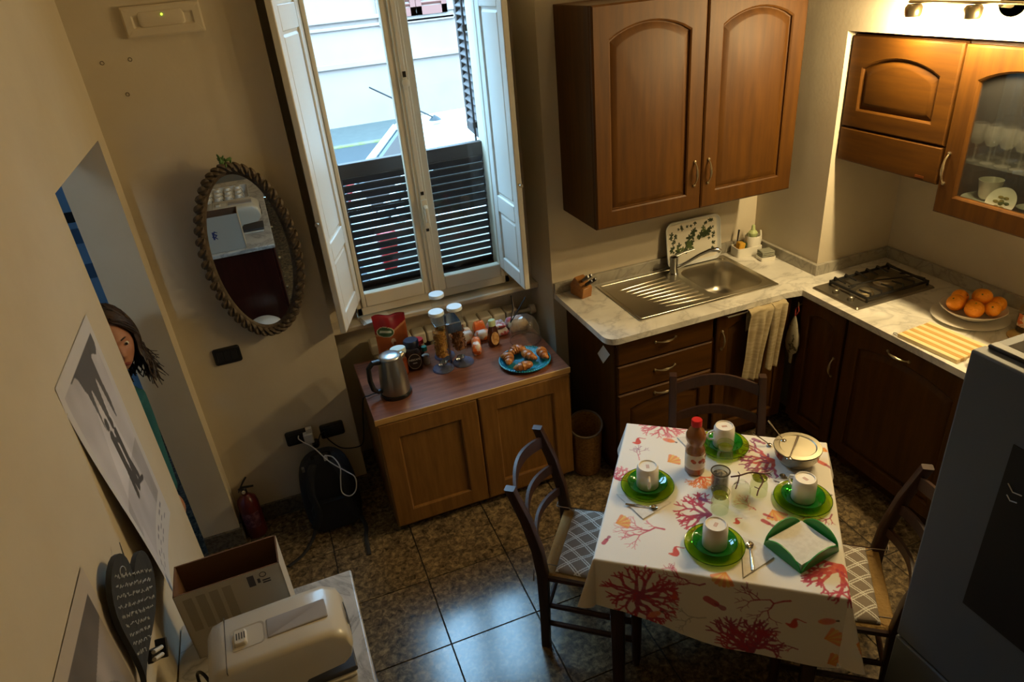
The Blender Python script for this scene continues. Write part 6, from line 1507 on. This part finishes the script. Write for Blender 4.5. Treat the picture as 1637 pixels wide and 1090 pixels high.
# glasses and jars in the middle
GC = glass('tumbler_glass', (.90, .93, .86), haze=.05); GG = P('green_glass_base', '7f8a1e', .15)
def tumbler(px, py, label, flip=True, h=.085, r=.030, tinted=True, kind='glass_tumbler'):
    p = PZ(px, py, TT); t = thing(kind, label, 'glass', (p.x, p.y, TT), 0, 'green-footed glasses in the table middle')
    prof = [(r, 0), (r*1.02, .002), (r*1.0, h*.5), (r*.86, h*.72), (r*.92, h*.80), (r*1.0, h)]
    MB().lathe(prof, 30).build('wall', glass('pale_green_glass', (.86, .90, .70), haze=.06, hazecol=(.6, .62, .2)), t, smooth=60)
    MB().lathe([(.0001, h*.74), (r*.80, h*.75), (r*.84, h*.80), (r*.55, h*.83), (.0001, h*.84)], 26).build('thick_base', glass('olive_glass', (.45, .48, .10), haze=.35, hazecol=(.25, .27, .02)), t, smooth=60)
    MB().tube([(r*math.cos(k*math.pi/16), r*math.sin(k*math.pi/16), h) for k in range(32)], .0012, 5, closed=True).build('rim', glass('rim_glass', (.8, .85, .7), ior=1.7), t)
tumbler(1158, 737, 'upturned glass with olive base beside the juice bottle'); tumbler(1150, 815, 'upturned glass with olive base beside the coral branch jar'); tumbler(1212, 787, 'upturned glass with olive base under the coral branch')
p = PZ(1150, 781, TT); sj = thing('sugar_jar', 'patterned grey glass jar with ribbed steel rim', 'jar', (p.x, p.y, TT))
MB().lathe([(.0001, 0), (.029, 0), (.031, .004), (.031, .075), (.033, .078), (.033, .083), (.029, .083)], 30).build('glass', glass('smoke_glass', (.62, .64, .62), haze=.3, hazecol=(.25, .25, .24)), sj, smooth=45)
MB().lathe([(.0001, .004), (.027, .004), (.027, .066), (.012, .074), (.0001, .078)], 20).build('contents', P('sachets', '8c8880', .7, noise=(60, '3a3a3e', (1, 1, 1), .45, .55)), sj)
MB().tube([(.032*math.cos(k*math.pi/16), .032*math.sin(k*math.pi/16), .081) for k in range(32)], .0025, 6, closed=True).build('rim', P('dark_rim', '4a463e', .4, .6), sj)
p = PZ(1183, 806, TT); bj = thing('glass_vase', 'small clear glass bottle vase holding the coral branch', 'vase', (p.x, p.y, TT))
MB().lathe([(.0001, .003), (.026, .002), (.031, .006), (.032, .07), (.024, .088), (.012, .095), (.012, .104)], 30).build('glass', GC, bj, smooth=45)
cb = thing('coral_branch', 'dark red coral branch lying across the glasses', 'coral branch', tuple(PZ(1205, 757, TT+.105)))
base = Vector(cb.location)
def Q(px, py, z): return tuple(PZ(px, py, TT+z)-base)
m = MB()
for pts, r in (([Q(1168, 762, .10), Q(1182, 760, .107), Q(1200, 755, .108), Q(1218, 757, .108), Q(1230, 756, .106)], .0028), ([Q(1182, 760, .107), Q(1180, 770, .095), Q(1176, 781, .09)], .0022), ([Q(1214, 757, .108), Q(1220, 768, .10), Q(1213, 782, .09), Q(1210, 792, .085)], .0024), ([Q(1220, 767, .10), Q(1215, 763, .10)], .0016), ([Q(1213, 781, .09), Q(1206, 778, .09)], .0016), ([Q(1230, 756, .106), Q(1236, 752, .107)], .0016), ([Q(1230, 756, .106), Q(1233, 760, .105)], .0016), ([Q(1180, 770, .095), Q(1173, 774, .09)], .0014), ([Q(1184, 760, .107), Q(1180, 754, .108)], .0016)):
    m.tube(smooth_path(pts, 4), r, 7)
m.build('branch', P('dark_red_coral', '4a1418', .4), cb)
# green napkin holder
p = PZ(1282, 872, TT+.004)
nh = thing('napkin_holder', 'green folding plastic napkin holder with four rounded flaps', 'napkin holder', (p.x, p.y, TT), 0)
M_NH = P('green_plastic', '268a38', .38)
cs = [PZ(1280, 916, TT), PZ(1340, 880, TT), PZ(1280, 838, TT), PZ(1222, 870, TT)]
cc_ = [Vector((q.x-p.x, q.y-p.y, 0))*1.01 for q in cs]
MB().prism([(q.x, q.y) for q in cc_], 0, .003).build('base', M_NH, nh)
for k in range(4):
    a_, b_ = cc_[k], cc_[(k+1) % 4]; e_ = (b_-a_); L = e_.length; ex = e_.normalized(); nrm = Vector((ex.y, -ex.x, 0))
    if nrm.dot((a_+b_)/2) < 0: nrm = -nrm
    up = (nrm*.12+Vector((0, 0, .99))).normalized(); rings = []
    for j in range(17):
        t = j/16; w0 = a_+e_*t; hgt = .056*math.sin(math.pi*min(1, max(0, t)))**.55+.001
        rings.append([tuple(w0+nrm*.0015), tuple(w0+up*hgt+nrm*.0015), tuple(w0+up*hgt-nrm*.0025), tuple(w0-nrm*.0025)])
    MB().loft(rings, True, True).build('flap', M_NH, nh, smooth=40)
npk = thing('napkin_stack', 'square stack of white paper napkins in the green holder', 'napkins', (p.x, p.y, TT+.0035), 0)
m = MB()
for k in range(8): m.prism([(q.x*(.93-.004*k), q.y*(.93-.004*k)) for q in cc_], .0003+.0026*k, .0025+.0026*k)
m.build('paper_sheets', M_NAP, npk)
# ------------------------------------------------------------------ fridge
fz = 1.55; fp_ = PZ(1552, 558, fz)
fg = thing('fridge', 'grey fridge freezer with a black board on its door', 'fridge', (fp_.x, fp_.y, 0), R_(-90))
M_FR = P('silver_grey_enamel', '4f555c', .55, .0)
FW, FD = .58, .59
# local: x along -y world, y along +x world (depth), door front at y=0
MB().box(.0, FW, .052, FD, .03, fz-.002).build('cabinet', M_FR, fg, bevel=.004)
MB().box(0, FW, 0, .046, .58, fz).build('upper_door', M_FR, fg, bevel=.006, seg=3)
MB().box(0, FW, 0, .046, .06, .572).build('lower_door', M_FR, fg, bevel=.006, seg=3)
MB().box(.02, FW-.02, .045, .053, .06, fz-.006).build('door_seal', P('dark_seal', '16181a', .7), fg)
MB().box(.012, .115, .036, .066, fz-.001, fz+.010).build('hinge_cover', P('dark_hinge', '2a2620', .5), fg, bevel=.004)
MB().box(.03, FW-.03, .10, .55, 0, .03).build('plinth', P('dark_seal', '16181a', .7), fg)
MB().box(.03, FW-.03, .075, FD-.02, fz-.002, fz+.003).build('top_panel', P('fridge_top', '565046', .85, spec=.1), fg, bevel=.002)
b1, b2, b3 = PX(1625, 712, fp_.x), PX(1537, 960, fp_.x), PX(1637, 1040, fp_.x)
x0, z1, z0 = fp_.y-b1.y, b1.z, b2.z
x0 = fp_.y-(b1.y+b2.y)/2
MB().box(x0, x0+.36, -.003, .0005, z0, z1).build('black_board', P('black_board', '0a0a0b', .6), fg)
MB().tube([(x0+.015, -.0035, z1-.10), (x0+.03, -.0035, z1-.115), (x0+.05, -.0035, z1-.11)], .0016, 5).tube([(x0+.02, -.0035, z1-.13), (x0+.03, -.0035, z1-.14), (x0+.045, -.0035, z1-.135)], .0016, 5).build('chalk_mark', M_CHK, fg)
MB().tube([(FW-.03, -.0, .85), (FW-.03, -.035, .87), (FW-.03, -.035, 1.15), (FW-.03, 0, 1.17)], .010, 10).build('handle', M_FR, fg)
# ------------------------------------------------------------------ kitchen lamp and added corridor fill lamp, outside the frame
def pendant(name, label, loc, col, energy, size=.09, drop=.35, shade='c8b890'):
    t = thing(name, label, 'lamp', loc)
    MB().lathe([(.0001, drop), (.05, drop), (.05, drop-.02), (.0001, drop-.021)], 20).build('canopy', M_WHITE, t)
    MB().tube([(0, 0, drop), (0, 0, .10)], .004, 6).build('cord', M_BLK, t)
    MB().lathe([(.02, .12), (.05, .10), (.15, .02), (.16, .0), (.155, .0), (.145, .018), (.048, .092), (.02, .112)], 32).build('shade', P(name+'_shade', shade, .6), t, smooth=50)
    MB().ell((0, 0, .03), (.03, .03, .04), 14, 10).build('bulb', P('pendant_bulb', 'ffffff', .3, emit=(col, 6)), t)
    l = bpy.data.lights.new('pendant_light', 'POINT'); l.energy = energy; l.color = col; l.shadow_soft_size = size
    o = bpy.data.objects.new('pendant_light', l); COL.objects.link(o); o.parent = t; o.location = (0, 0, -.03)
pendant('ceiling_pendant', 'small cream pendant lamp hanging from the kitchen ceiling', (1.55, -.75, 3.45), (1.0, .74, .40), 10, .06, .45)
pendant('corridor_fill_lamp', 'pendant lamp added out of view to brighten the blue corridor and door jamb', (-.95, -1.80, 2.30), (.60, .82, 1.0), 30, .08, .35)  # unseen lamp added in place of daylight on the corridor walls and jamb
